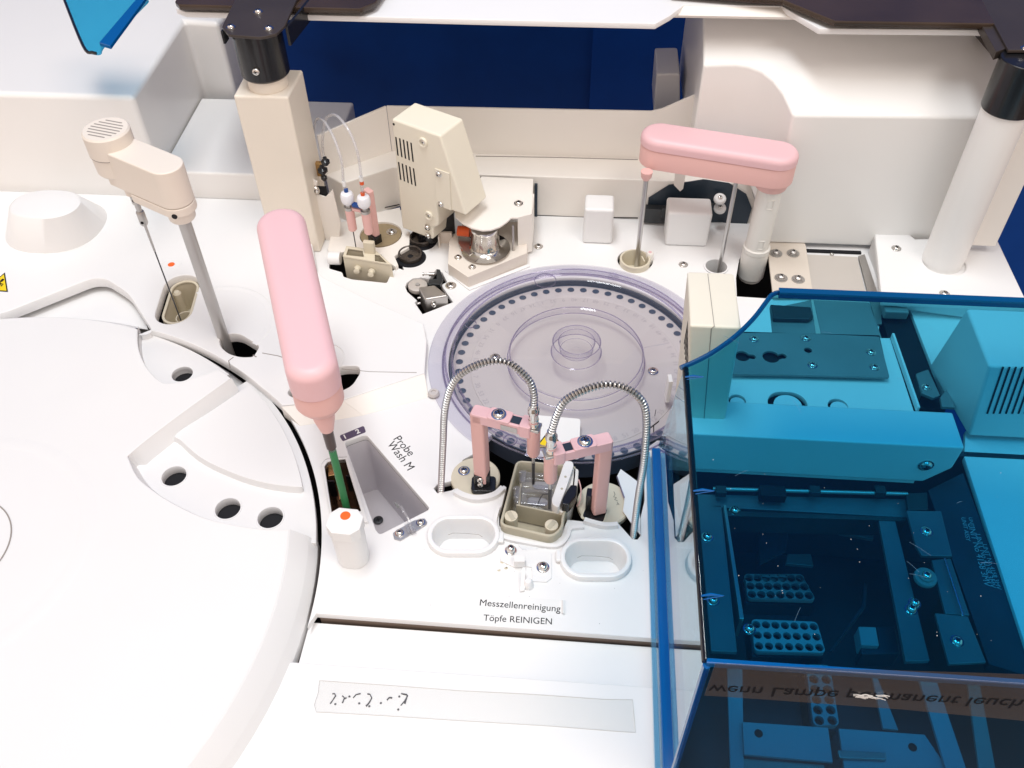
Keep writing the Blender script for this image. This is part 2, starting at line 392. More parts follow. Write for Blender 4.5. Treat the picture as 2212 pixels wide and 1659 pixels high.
cupL = stad(-7.42, 37.62, 2.45, 1.5, .07); cupR = stad(2.38, 36.3, 2.32, 1.5, .07)
Yr = 78.3
left_arc = arc(DC[0], DC[1], 29.35, -2, 48.2, 30)
dpole0 = PP('D', [(1400, 905), (1435, 870), (1500, 852), (1570, 862), (1700, 942), (1690, 985), (1650, 1018), (1560, 1022), (1470, 1000), (1420, 960)], .5)
armslot0 = PP('', [(615, 850), (622, 835), (655, 815), (735, 787), (780, 787), (785, 805), (765, 836), (740, 850), (660, 863), (625, 863)], .5)
deck_out = [P('', 683, 1325)[:2], (7.2, P('', 1395, 1378)[1]), (7.2, 38.5), (7.2, 47.0), (12.5, 56.6), P('G', 1372, 565)[:2], P('G', 1385, 425)[:2], P('G', 1440, 372)[:2], P('G', 1545, 372)[:2], P('G', 1750, 900)[:2], (40, P('G', 1750, 900)[1]), P('', 2225, 668)[:2], P('', 2153, 516)[:2], P('', 2140, 500)[:2], (37, Yr), (-31.5, Yr), (-31.5, 60.5), (-27.2, 60.5)]+left_arc[::-1]
# the opening reaches the right edge of the deck beside the blue cover; keep a thin web there
opening = [(min(x, 6.2), y) if y < 49 else (x, y) for x, y in opening]
rearhole = stad(*P('', 1372, 562, 0)[:2], 1.75, 1.7, 0)
cuphole2 = circ(*P('', 1547, 577, 0)[:2], 1.15)
poleslot = PP('C', [(370, 1700), (395, 1640), (470, 1560), (565, 1540), (590, 1560), (640, 1740), (655, 1900), (380, 1880)])
poleslot = PP('', [(1590, 600), (1597, 560), (1632, 517), (1655, 520), (1676, 628), (1668, 645), (1592, 640)])
diskhole = circ(*P('E', 740, 497, 0)[:2], 2.1)
port1 = circ(*P('E', 1130, 560, 0)[:2], 1.35); port2 = circ(*P('E', 1035, 735, 0)[:2], 1.35)
gearh = PP('E', [(970, 985), (985, 945), (1040, 905), (1120, 898), (1190, 915), (1250, 830), (1310, 850), (1355, 940), (1300, 965), (1410, 1125), (1130, 1235), (1058, 1130), (1080, 1110), (990, 1030)])
trayh = PP('E', [(270, 815), (390, 850), (400, 890), (480, 915), (800, 948), (850, 835), (905, 810), (960, 830), (900, 700), (800, 640), (270, 650)])
plate('main_plate', deck_out, [opening, pit, slot, cupL, cupR, rearhole, cuphole2, poleslot, port1, gearh, armslot0, roundpoly(trayh, .2)], 0, .6, 'white', deck, .05)
# filler strips below the plate's front edge; their brown paints the gap's shade
g = G(); a, b = P('', 684, 1327), (7.2, P('', 1394, 1380)[1], 0); g.prism([(a[0]+.1, a[1]+.12), (b[0], b[1]+.12), (b[0], b[1]+1.5), (a[0]+.1, a[1]+1.5)], -2.6, -.62); g.prism([(a[0]+.1, a[1]-1.2), (b[0], b[1]-1.2), (b[0], b[1]+.11), (a[0]+.1, a[1]+.11)], -2.6, -2.2); g.build('front_gap_filler', 'gapshade', deck)
# probe wash pit walls and floor
def pitwalls(poly, z0, z1, name, mat, parent, t=.12, shrink=.0):
    g = G(); n = len(poly)
    lo = [(x, y, z0) for x, y in poly]; hi = [(x, y, z1) for x, y in poly]
    A = [g.bm.verts.new(p) for p in lo]; B = [g.bm.verts.new(p) for p in hi]
    g.face(A)
    for i in range(n): g.face([A[i], A[(i+1) % n], B[(i+1) % n], B[i]])
    o = g.build(name, mat, parent, fixn=False); return o
pitf = [(x*.98+.02*-13.3, y) for x, y in pit]
pitwalls(pit, -7.4, -.6, 'wash_pit', 'pit', deck)
sp = P('H', 722, 1110, -7.3); screw(deck, sp, .42, washer=False, mat='darkmetal', h=.12)

# ---- step below the plate front, lower front panels
fp = thing('lower_front_panel', (-6, 25, -2), 'smooth white panel in front of the deck just below the narrow shadow gap', 'panel')
poly = [P('L', 178, 212, -1.0)[:2], P('L', 2030, 335, -1.0)[:2], (6.3, 18), (-20.5, 18)]
poly = [P('', 669, 1344, -1.0)[:2], (7.2, P('', 1400, 1397, -1.0)[1]), (7.2, P('', 1404, 1520, -1.0)[1]), P('', 640, 1450, -1)[:2]]
plate('panel_sheet', poly, [], -1.0, 1.0, 'white', fp, .06)
dr = thing('reagent_drawer_lid', (-6, 16, -1), 'large white lid with a strip of clear tape across it, below the deck', 'lid')
poly = roundpoly([P('L', 52, 452, -.45)[:2], (7.2, P('', 1398, 1483, -.45)[1]), (7.2, P('', 1412, 1800, -.45)[1]), P('', 380, 1800, -.45)[:2]], .3)
plate('lid_sheet', poly, [], -.45, 1.2, 'white', dr, .08)

# tape with faded handwriting
tp = thing('tape_strip', P('L', 1100, 680, -.44), 'long strip of clear adhesive tape with faded handwritten figures on the white lid', 'tape')
tpoly = [P('L', x, y, -.43) for x, y in [(218, 556), (600, 582), (1000, 612), (1400, 632), (1800, 660), (1950, 662), (1958, 750), (1966, 843), (1880, 838), (1500, 808), (1200, 790), (1000, 778), (600, 752), (430, 742), (200, 730), (190, 690), (212, 620)]]
g = G(); g.prism([p[:2] for p in tpoly], -.445, -.425); g.build('tape_film', 'tape', tp)
g = G(); e_ = [(p[0], p[1], -.425) for p in tpoly]; g.tube(e_+[e_[0]], .022, 4); g.build('tape_edge', 'tapeedge', tp)
# pen marks
g = G()
strokes = [[(290, 630), (302, 628), (308, 640), (292, 664), (278, 684)], [(345, 640), (357, 652), (345, 680)], [(350, 662), (368, 650)], [(405, 652), (420, 634), (446, 628)], [(484, 630), (498, 632), (508, 652), (492, 680), (476, 698)],
           [(592, 664), (604, 650), (620, 652)], [(670, 628), (700, 634), (706, 640), (690, 668), (668, 694)], [(704, 640), (690, 684)]]
for st in strokes:
    g.tube([P('L', x, y, -.42) for x, y in st], [.035+.03*random.random() for _ in st], 5)
for x, y in [(306, 686), (438, 682), (494, 698), (558, 680), (654, 716), (384, 644), (660, 644)]: g.lathe([(0, 0), (.075, 0), (.06, .015), (0, .015)], P('L', x, y, -.425), n=10)
g.build('handwriting', 'greyink', tp)

# ---- left raised deck cover (white moulding round the sample probe)
lc = thing('left_deck_cover', (-35, 60, 0), 'white moulded cover around the beige sample probe, behind the big white disc', 'cover')
zt = 1.0
lw = P('', 475, 700, zt)
rim = arc(DC[0], DC[1], 29.6, 78, 16, 34)
notch = PP('D', [(0, 742), (300, 622), (500, 530), (590, 508), (680, 508), (760, 532), (830, 600), (1000, 868)], zt)
rc_side = PP('', [(607, 877), (740, 864), (917, 806), (922, 736), (915, 699), (800, 648), (700, 600)], zt)
notch = roundpoly([(-75, 52)]+notch[:1]+[notch[3]]+[notch[4]]+[notch[6]]+[notch[7]], 1.2)[5:]
n_ang = math.degrees(math.atan2(notch[-1][1]-DC[1], notch[-1][0]-DC[0]))
e_ang = math.degrees(math.atan2(rc_side[0][1]-DC[1], rc_side[0][0]-DC[0]))
rim = []
for k in range(31):
    a = n_ang+(e_ang-n_ang)*k/30; rr = float(np.interp(-a, [-72, -54, -45, -39], [27.9, 28.4, 28.75, 29.2])); rim.append((DC[0]+rr*math.cos(math.radians(a)), DC[1]+rr*math.sin(math.radians(a))))
rim = rim[1:]
welll = stad(*P('D', 1152, 640, zt)[:2], 3.5, 1.7, math.radians(98))
dpole = PP('D', [(1420, 905), (1445, 880), (1500, 862), (1560, 870), (1682, 945), (1660, 985), (1640, 1015), (1560, 1018), (1480, 995), (1430, 950)], zt)
ph = P('', 700, 815, zt); armslot = PP('', [(620, 848), (628, 838), (660, 820), (740, 790), (775, 790), (778, 805), (760, 833), (735, 845), (660, 858), (630, 858)], zt)
out = [(-75, 52), (-75, 76.2)]
lc_out = notch+rim+rc_side[1:]+[P('', 685, 585, zt)[:2], (-29, 77.6), (-75, 77.6), (-75, 55)]
plate('cover_sheet', lc_out, [welll, roundpoly(dpole, .5), roundpoly(armslot, .5)], zt, 1.1, 'white', lc, .10)
# chamfer below the right-hand edge of the cover
slope = [(p[0], p[1], zt-.06) for p in rc_side[:4]]
low = [P('', 648, 920, 0.02), P('', 784, 897, .02), P('', 926, 858, .02), P('', 932, 740, .02)]
g = G()
for i in range(2):
    a, b, c, d = slope[i], slope[i+1], low[i+1], low[i]
    g.loft([a, b, (b[0], b[1], -.4), (a[0], a[1], -.4)], [d, c, (c[0], c[1], -.4), (d[0], d[1], -.4)])
g.build('sloped_step', 'offwhite', lc, .03)
# recessed floor seen below the notch
g = G(); g.prism([(-75, 45), (-75, 69), (-47, 69), (-42.6, 63.5), (-38.6, 57.2), (-39, 50)], -1.2, -.7); g.build('recess_floor', 'white', lc)
# round swell line around the pole
c0 = P('D', 1400, 800, zt)
g = G(); R_ = 4.75; g.lathe([(R_, 0), (R_+.5, .0), (R_+.42, .045), (R_+.25, .05), (R_-.1, .01)], (c0[0], c0[1], zt-.005), n=60, a0=-30, a1=128, closed=True); g.build('round_ridge', 'white', lc)
# seams
def seam(parent, k, pts, z, w=.035, name='seam', mat='seam'):
    g = G(); g.tube([P(k, x, y, z) for x, y in pts], w, 5); return g.build(name, mat, parent)
seam(lc, 'D', [(1512, 1020), (1482, 1042), (1492, 1086)], zt, .05)
seam(lc, 'D', [(1640, 1005), (1662, 1018)], zt, .05); seam(lc, 'D', [(1700, 992), (1800, 1010), (1880, 1036)], zt, .04)
seam(lc, '', [(738, 797), (800, 803), (900, 805)], zt, .03)

# ---- left housing + ledge, rear panels
YF = 78.2
lh = thing('left_housing', (-60, 88, 0), 'big white box-shaped housing with a rounded front edge standing at the left rear', 'housing')
zb = 12.35
Rb = P('', 470, 50, zb)
g = G(); g.prism([(-110, YF), (-44.2, YF), (-44.8, 95.0), (Rb[0], Rb[1]), (Rb[0]+1.0, 112), (-110, 112)], -.3, zb); g.build('housing_shell', 'housing', lh, .55, 4)
g = G(); g.box((-60, YF-.35, .3), (60, .7, .8)); g.build('base_lip', 'white', lh, .1)
lg = thing('rear_ledge', (-33, 85, 0), 'low white ledge between the left housing and the beige square post', 'ledge')
g = G(); g.prism([(-44.1, YF+.05), (-26.6, YF+.05), (-26.6, 93.5), (-44.6, 93.5)], -.3, 3.85); g.build('ledge_block', 'housing', lg, .25, 3)
g = G(); g.box((-36, YF-.3, .25), (17, .6, .7)); g.build('base_lip', 'white', lg, .1)

rp = thing('backing_board', (-5, 82, 0), 'long pale beige folded panel closing the rear of the deck under the dark blue gap', 'panel')
zl = 4.8
# upper leaf: vertical sheet at y~82, folding forward at the left
yb = 82.0
def onY(k, x, y, Y): p = onplane(k, x, y, (0, Y, 0), (0, 1, 0)); return tuple(p)
pts = [onY('', 845, 330, yb), onY('', 809, 229, yb), onY('', 1405, 241, yb), onY('', 1436, 241, yb), onY('', 1500, 205, yb), onY('', 1500, 345, yb)]
pts = [(p[0], p[1], p[2]) for p in pts]
zc = pts[0][2]
g = G(); g.extr([(-20.0, yb, zl-.3), (-20.0, yb, pts[1][2]), (4.6+2, yb, pts[2][2]), (7.6, yb, pts[2][2]+.3), (10.6, yb, pts[4][2]), (11.5, yb, zl-.3)], (0, .25, 0)); g.build('upper_leaf', 'offwhite', rp, .05)
pa, pb = P('', 740, 360, zl), (-20.0, yb, zl)
ptop = Zat(pa, '', 741, 262)
g = G(); g.extr([(-20.0, yb, zl-.3), (pa[0]-1.5, pa[1]-1.6, zl-.3), (pa[0]-1.5, pa[1]-1.6, ptop-.6), (-20.0, yb, pts[1][2])], (-.15, .2, 0)); g.build('folded_leaf', 'offwhite', rp, .05)
# ledge top
g = G(); g.prism([(-20.0, yb+.1), (pa[0]-1.5, pa[1]-1.5), (pa[0]+.6, pa[1]-3.0), P('B', 350, 1080, zl)[:2], (-16.0, YF), (20, YF), (20, yb+.1)], -.2, zl); g.build('ledge_block', 'offwhite', rp, .15, 3)
g = G(); g.box((-4.55, YF-.1, 2.0), (.3, .4, 3.9)); g.build('dark_gap', 'bluedark', rp)
seam(rp, 'B', [(0, 1400), (120, 1385)], 0, .08, 'gap', 'ink'); 
g = G(); g.tube([onY('B', 1260, 1395, YF-.02), onY('B', 1560, 1408, YF-.02), onY('B', 1930, 1412, YF-.02)], .06, 5); g.build('lower_gap', 'ink', rp)
g = G(); g.tube([onY('B', 240, 1356, YF-.02), onY('B', 385, 1325, YF-.02)], .06, 5); g.build('lower_gap', 'ink', rp)
seam(rp, 'B', [(880, 1012), (1400, 1020), (1930, 1035)], zl+.02, .05)

# dark machinery bay behind the pink arm
mb = thing('machinery_bay', (8, 80, 0), 'dark opening with cables and a grey metal block behind the short pink arm', 'opening')
g = G(); g.extr([onY('', 1401, 428, YF-.15), onY('', 1445, 400, YF-.15), onY('', 1520, 388, YF-.15), onY('', 1575, 396, YF-.15), onY('', 1612, 420, YF-.15), onY('', 1624, 450, YF-.15), onY('', 1612, 490, YF-.15), onY('', 1560, 480, YF-.15), onY('', 1395, 484, YF-.15)], (0, .1, 0)); g.build('dark_recess', 'bluedark', mb)
g = G(); a = onY('', 1415, 462, YF-.6); g.box(a, (2.4, .9, 1.7)); g.box((a[0]+1.0, a[1]-.3, a[2]+.5), (.8, .6, 1.2)); g.build('grey_block', 'darkmetal', mb, .08)
for i in range(5):
    g = G(); x0 = 8.5+i*.8; g.tube(organic([(x0, YF-.3, .3), (x0+.4+random.random(), YF-.6, 1.6), (x0+1.2, YF-.5, 2.4), (x0+2.2, YF-.3, 2.0+random.random())], 6), .11, 7); g.build('cable', 'black' if i % 2 else 'darkmetal', mb)
for k, (x, y) in enumerate(((1555, 430), (1555, 450))):
    p = onY('', x, y, YF-1.1); g = G(); g.lathe([(0, -.3), (.5, -.3), (.62, -.1), (.62, .1), (.5, .25), (0, .28)], p, (0, -.5, 1), 20); g.build('white_roller', 'white', mb, 0)
    screw(mb, (p[0], p[1]-.1, p[2]+.25), .22, (0, -.5, 1), False, h=.15)
g = G(); g.extr([onY('C', 0, 1088, 77.4), onY('C', 42, 1088, 77.4), onY('C', 20, 1215, 77.4), onY('C', 0, 1232, 77.4), onY('C', -40, 1190, 77.4), onY('C', -30, 1100, 77.4)], (0, .2, 0)); g.build('bracket_flap', 'offwhite', mb, .03)

# ---- right housing (lofted so the raised shoulder blends into the slope behind)
rh = thing('right_housing', (28, 88, 0), 'large white housing with a rounded raised shoulder standing behind the pink probe arm', 'housing')
YH = 74.6
ks = .45
opx = [(1519, 141), (1560, 139), (1590, 139), (1617, 143), (1645, 154), (1670, 174), (1690, 200), (1704, 228), (1713, 249)]
top_f = [tuple(onplane('', x, y, (0, YH, 14.8), (0, -ks, 1))) for x, y in opx]+[(38.0, YH, 14.8)]
x_l = top_f[0][0]; Yk = 88.5; zk_ = 14.8+ks*(Yk-YH)
g = G()
def V_(p): return g.bm.verts.new(tuple(map(float, p)))
T_ = [V_(p) for p in top_f]; r1, l1 = V_((38, Yk, zk_)), V_((x_l, Yk, zk_)); r2, l2 = V_((38, 99, zk_+.2)), V_((x_l, 99, zk_+.2))
bz_ = [6.3, 6.3, 6.2, 6.0, 5.6, 4.6, 3.2, 1.6, 0.5, 0.3]
B_ = [V_((p[0], p[1], z)) for p, z in zip(top_f, bz_)]; br_, bl_ = V_((38, 99, .3)), V_((x_l, 99, 6.3)); 
for i in range(len(T_)-1): g.face([T_[i], T_[i+1], B_[i+1], B_[i]])
g.face(T_+[r1, l1]); g.face([l1, r1, r2, l2]); g.face([r1, T_[-1], B_[-1], br_, r2]); g.face([T_[0], l1, l2, bl_, B_[0]]); g.face([r2, br_, bl_, l2]); g.face(B_+[br_, bl_])
g.build('housing_shell', 'housing', rh, .28, 3, 40)
g = G(); g.extr([onY('B', 2050, 480, 90), onY('B', 2180, 478, 90), onY('B', 2203, 480, 90), onY('B', 2203, 700, 90), onY('B', 2100, 728, 90), onY('B', 2030, 728, 90)], (0, 6, 0)); g.build('inner_bracket', 'housing', rh, .2)
# plinth in the rear right with the round post
rpad = thing('post_plinth', (33, 68, 0), 'white raised plinth with screws carrying the round white post at the right', 'plinth')
zp = 1.9
pz = [P('C', x, y, zp)[:2] for x, y in [(1255, 1500), (1475, 1508), (1510, 1540), (1860, 1520), (2045, 1528)]]
pz = [P('', 1890, 505, zp)[:2], P('', 1965, 507, zp)[:2], P('', 1977, 516, zp)[:2], P('', 2150, 512, zp)[:2], P('', 2225, 665, zp)[:2], P('', 1905, 650, zp)[:2]]
plate('plinth_top', pz, [circ(*P('', 2040, 567, zp)[:2], 1.95)], zp, .6, 'white', rpad, .12)
g = G(); bz = [P('', 1874, 548, 0)[:2], (pz[1][0], pz[1][1]+.2), (pz[2][0], pz[2][1]), (pz[3][0], pz[3][1]), pz[4], P('', 1915, 660, 0)[:2]]
g.prism(bz, -.3, zp-.25, [pz[0], pz[1], pz[2], pz[3], pz[4], pz[5]]); g.build('plinth_wall', 'white', rpad, .05)
for q in [(1936, 537), (2040, 635)]: screw(rpad, P('', *q, zp), .36)

# ================================================================== POSTS AND RAISED LID
sp_ = thing('square_post', (-26, 71, 0), 'beige square post with a black clamp on top, left of the tilted vented box', 'post')
# front face at Y=70.2, top z from photo
Ypo = 70.6
tl = onY('', 503, 206, Ypo); tr_ = onY('', 622, 211, Ypo); zt_p = (tl[2]+tr_[2])/2
rr_ = P('', 654, 150, zt_p)
g = G(); g.prism([(tl[0], Ypo), (tr_[0], Ypo), (tr_[0]+(rr_[0]-tr_[0])*1.0, rr_[1]), (tl[0]-.1, rr_[1])], 0, zt_p); g.build('post_body', 'post', sp_, .22, 3)
cpx = ((tl[0]+tr_[0])/2+.2, Ypo+2.05)
g = G(); g.cyl((*cpx, zt_p), (*cpx, zt_p+1.6), 1.75, n=40); g.build('collar', 'post', sp_, .05)
g = G(); g.lathe([(0, 1.1), (1.95, 1.1), (2.12, 1.3), (2.12, 5.4), (0, 5.4)], (*cpx, zt_p), n=48); cap = g.build('clamp', 'black', sp_, .04)
zc_ = zt_p+1.1+2.1
pc = np.array([cpx[0]+.0, cpx[1]-2.15, zt_p+2.4]); screw(sp_, tuple(pc), .33, (.05, -1, .1), False, h=.3, name='clamp_screw')
zb_ = zt_p+5.45
arm_pl = [P('', x, y, zb_+.3)[:2] for x, y in [(479, 58), (512, -10), (560, -120), (760, -120), (640, 0), (615, 55), (597, 72), (575, 78), (560, 80), (505, 76), (493, 74)]]
br = thing('lid_bracket', (cpx[0], cpx[1]+3, zb_), 'black metal bracket plate with three screws on top of the square post clamp', 'bracket', 'black brackets holding the raised lid')
plate('bracket_plate', arm_pl, [], zb_+.3, .25, 'bracket', br, .04)
g = G()
q1, q2 = P('', 640, 0, zb_+.05), P('', 615, 58, zb_+.05); g.extr([q2, P('', 760, -120, zb_+.05), (P('', 760, -120, zb_+.05)[0], P('', 760, -120, zb_+.05)[1], zb_-1.6), (q2[0], q2[1], zb_-1.6)], (.25, 0, 0))
q3 = P('', 480, 62, zb_+.05); g.box((q3[0]+.1, q3[1], zb_-.5), (.2, 1.0, 1.1)); g.build('bracket_flange', 'black', br, .03)
for q in [(558, 26), (499, 59), (581, 62)]: screw(br, P('', *q, zb_+.3), .30, washer=True)

rpst = thing('round_post', (34, 71, 0), 'round white post with a black clamp rising from the plinth at the right edge', 'post')
pb_ = P('', 2036, 562, zp); ptz = Zat(pb_, '', 2185, 205)
g = G(); g.cyl((pb_[0], pb_[1], .2), (pb_[0], pb_[1], ptz+1), 1.85, n=48); g.build('post_tube', 'housing', rpst)
g = G(); g.cyl((pb_[0]+.05, pb_[1], ptz-1.2), (pb_[0]+.05, pb_[1], ptz+3.2), 2.05, n=48); g.build('clamp', 'black', rpst, .12)
g = G(); g.box((pb_[0]+2.6, pb_[1]+1.7, (ptz+zp)/2+.3), (4.6, 1.0, ptz-zp-1.2)); g.build('rear_web', 'offwhite', rpst, .12)
zb2 = ptz+3.25
br2 = thing('lid_bracket', (pb_[0], pb_[1]+2, zb2), 'dark grey metal bracket above the round white post at the top right corner', 'bracket', 'black brackets holding the raised lid')
ap2 = [P('', x, y, zb2+.3)[:2] for x, y in [(2120, 0), (2060, -100), (2500, -100), (2500, 110), (2230, 108), (2178, 108)]]
plate('bracket_plate', ap2, [], zb2+.3, .25, 'bracket', br2, .04)
g = G(); g.extr([P('', 2152, 112, zb2+.1), P('', 2172, 105, zb2+.1), P('', 2105, -20, zb2+.1), P('', 2080, -20, zb2-.1)], (0, 0, -.7)); g.extr([P('', 2104, 66, 19), P('', 2150, 120, 19), P('', 2178, 112, 19), P('', 2145, 60, 19)], (0, 0, -.3)); g.build('bracket_flange', 'bracket', br2, .03)
screw(br2, P('', 2215, 105, zb2+.3), .3)

# raised white lid frame and smoked panel
ZF = 21.6
fr = thing('raised_lid', (0, 85, ZF), 'raised white lid frame with a smoked dark panel above the rear gap', 'lid')
fo = [(-40, 118), P('', 380, 18, ZF)[:2], P('', 400, 26, ZF)[:2], P('', 640, 32, ZF)[:2], P('', 1062, 43, ZF)[:2], P('', 1416, 51, ZF)[:2], P('', 1448, 33, ZF)[:2], P('', 1477, 11, ZF)[:2], P('', 1688, 13, ZF)[:2],
      P('', 1770, 62, ZF)[:2], P('', 2104, 65, ZF)[:2], P('', 2500, 85, ZF)[:2], (60, 118)]
plate('white_frame', fo, [], ZF, .5, 'white', fr, .06)
g = G(); q = [P('', 1448, 33, ZF-.6), P('', 1728, 38, ZF-.6), P('', 1688, 13, ZF-.05), P('', 1477, 11, ZF-.05)]; g.extr(q, (0, .2, -.3)); g.build('frame_return', 'offwhite', fr, .03)
sm = [P('', 380, 10, ZF+.6)[:2], P('', 388, 17, ZF+.6)[:2], P('', 778, 26, ZF+.6)[:2], P('', 812, 12, ZF+.6)[:2], P('', 842, -30, ZF+.6)[:2], P('', 900, -60, ZF+.6)[:2], P('', 1420, -60, ZF+.6)[:2], P('', 1450, -12, ZF+.6)[:2], P('', 1690, 7, ZF+.6)[:2],
      P('', 1802, 53, ZF+.6)[:2], P('', 2108, 58, ZF+.6)[:2], P('', 2500, 66, ZF+.6)[:2], (60, 118), (-40, 118)]
plate('smoked_panel', sm, [], ZF+.9, .5, 'smoke', fr, .08)

# light blue flap of a second cover, top left
fl = thing('blue_flap', (-36, 66, 20), 'translucent light blue acrylic corner of a raised cover at the top left', 'cover')
zf = 21.0
fo = roundpoly([P('A', 405, -20, zf)[:2], P('A', 560, 330, zf)[:2], P('A', 650, 342, zf)[:2], P('A', 660, 300, zf)[:2], P('A', 975, -20, zf)[:2]], .7, 6)
plate('flap_sheet', fo, [], zf, .3, 'flap', fl, .05)
g = G(); q = [P('A', 410, -20, zf-.1), P('A', 540, 300, zf-.1), P('A', 600, 340, zf-.1), P('A', 625, 345, zf-.1)]; g.tube(organic(q, 5), .14, 8); g.build('flap_edge', 'black', fl)
g = G(); g.extr([P('A', 650, 300, zf+.1), P('A', 722, 322, zf+.1), P('A', 980, -30, zf+.1), P('A', 930, -30, zf+.1)], (0, 0, .35)); g.build('stiffener_rib', 'coverr', fl, .06)

# ================================================================== LEFT SAMPLE PROBE (beige)
ap = thing('sample_probe', P('', 487, 742, 0), 'beige swinging sample probe arm with round slotted motor cap on a grey pole', 'probe arm')
pbase = P('', 487, 742, 0); zarm = Zat(pbase, '', 395, 462)          # underside of the arm
tipb = P('', 390, 690, 0.4)
g = G(); g.cyl((pbase[0], pbase[1], -3), (pbase[0], pbase[1], zarm+.5), .52, n=28); g.build('pole', 'greyrod', ap)
ztp = Zat(pbase, '', 365, 352)
# arm axis direction : towards the motor cap
mc_top = None
e0 = np.array([pbase[0], pbase[1]]); zc1 = ztp
m = P('', 227, 278, ztp+1.1); m = np.array(m[:2])
dirv = (m-e0)/np.linalg.norm(m-e0); ang_ = math.atan2(dirv[1], dirv[0]); L_ = np.linalg.norm(m-e0)
def local(u, v): return (e0[0]+dirv[0]*u-dirv[1]*v, e0[1]+dirv[1]*u+dirv[0]*v)
rw = 1.35
def armoutline(r, Lx, n=14):
    o = [local(r*math.cos(a), r*math.sin(a)) for a in [PI/2+PI*k/n for k in range(n+1)]]
    return o+[local(Lx, -r*1.0), local(Lx, r*1.0)]
h_ = ztp-zarm
g = G(); g.prism(armoutline(rw, L_), zarm+1.35+.0, ztp); g.build('arm_cover', 'beige2', ap, .12, 3)
g = G(); g.prism(armoutline(rw+.02, L_*.62), zarm+.55, zarm+1.32); g.prism(armoutline(rw-.12, L_*.55), zarm+.4, zarm+.6); g.build('arm_base', 'beige2', ap, .1, 3)
g = G(); g.lathe([(0, 0), (.95, 0), (1.05, .15), (1.12, 1.3), (0, 1.3)], (pbase[0], pbase[1], zarm-.35), n=32); g.build('pole_hub', 'beige2', ap)
hb = (pbase[0]+.1, pbase[1]-1.12, zarm+.75); g = G(); g.cyl((hb[0], hb[1]+.1, hb[2]), (hb[0], hb[1]-.28, hb[2]), .22); g.build('hub_hole', 'ink', ap)
g = G(); r_m = 1.82; g.lathe([(0, -3.6), (r_m-.25, -3.6), (r_m-.1, -3.4), (r_m-.06, -1.9), (r_m, -1.85), (r_m, -.15), (r_m-.12, 0), (0, 0)], (m[0], m[1], ztp+1.1), n=56); cap_ = g.build('motor_cap', 'beige2', ap)
g = G(); g.lathe([(r_m-.01, -1.86), (r_m+.005, -1.88), (r_m-.01, -1.92), (r_m-.08, -1.9)], (m[0], m[1], ztp+1.1), n=56, closed=True); g.build('cap_seam', 'seam', cap_)
g = G()
for i in range(7):                                     # cooling slots in the cap
    o = (i-3)*.37; hl = math.sqrt(max(1.35**2-o*o, .1))
    c = (m[0]+.42*o*0+o*.45*0, m[1]+o, ztp+1.1); ax = math.radians(-14)
    cx_, cy_ = m[0]-math.sin(ax)*o, m[1]+math.cos(ax)*o
    g.prism(stad(cx_, cy_, hl, .065, ax, 5), ztp+1.06, ztp+1.108)
g.build('vent_slots', 'seam', cap_)
# probe holder and needle, hanging straight down over the wash well
tx, ty = tipb[0], tipb[1]
zn = Zat((tx, ty), '', 275, 425); zn2 = Zat((tx, ty), '', 305, 488); zn3 = Zat((tx, ty), '', 331, 543)
g = G(); g.lathe([(0, 2.2), (.4, 2.2), (.42, 1.0), (.55, .9), (.55, .2), (.3, 0), (0, 0)], (tx, ty, zn), n=24); g.build('probe_socket', 'beige2', ap)
g = G(); L1 = zn-zn2
g.lathe([(0, 0), (.34, 0), (.34, -.75), (.24, -.78), (.24, -1.0), (.22, -1.55), (.30, -1.6), (.34, -1.7), (.34, -L1+.2), (.24, -L1), (0, -L1)], (tx, ty, zn), n=24)
hold = g.build('probe_holder', 'steel', ap)
g = G()
for dz in (.35, L1-.45): g.cyl((tx+.02, ty-.25, zn-dz), (tx+.04, ty-.37, zn-dz), .13)
g.build('set_screw', 'ink', hold)
g = G(); g.lathe([(0, 0), (.13, 0), (.12, -.3), (.09, -(zn2-zn3)), (0, -(zn2-zn3))], (tx, ty, zn2), n=16); g.build('needle_sleeve', 'steel', ap)
g = G(); g.cyl((tx, ty, zn3), (tx, ty, -1.2), .06, n=12); g.build('needle', 'needle', ap)

# ---- beige wash well for it
ww = thing('wash_well', (*P('D', 1160, 650, 0)[:2], 0), 'small beige oval wash well with an upright peg under the dark sample needle', 'wash well')
cw = P('D', 1172, 660, .3); wa = math.radians(98)
ost, ist = stad(cw[0], cw[1], 3.15, 1.4, wa, 16), stad(cw[0], cw[1], 2.9, 1.15, wa, 16)
plate('well_rim', ost, [ist], .35, .35, 'cream', ww, .05)
g = G(); g.loft([(*p, .2) for p in ost], [(*p, -3) for p in ost], False); g.loft([(*p, .2) for p in ist], [(*p, -3) for p in ist], False); g.prism(ist, -3.1, -3); g.build('well_wall', 'cream', ww, fixn=False)
pg = P('D', 1175, 680, -1.6); g = G(); g.lathe([(0, -1.4), (.42, -1.4), (.40, 1.5), (.25, 1.7), (0, 1.75)], (pg[0], pg[1], pg[2]), n=24); g.build('peg', 'cream', ww)
c2_ = P('D', 1200, 765, -.3); g = G(); g.lathe([(.75, -1.5), (.85, -1.5), (.85, .1), (.75, .1)], (c2_[0], c2_[1], -.3), n=32, closed=True); g.build('inner_cup', 'cream', ww)
d = P('D', 1110, 418, zt); g = G(); g.lathe([(0, 0), (.33, 0), (.33, .015), (0, .02)], (d[0], d[1], zt), n=30); g.build('orange_dot', 'orange', lc)
g = G(); q = stad(d[0], d[1]+.05, .95, .55, .1, 8); g.tube([(*p, zt) for p in q]+[(*q[0], zt)], .025, 5); g.build('dot_outline', 'paper', lc)
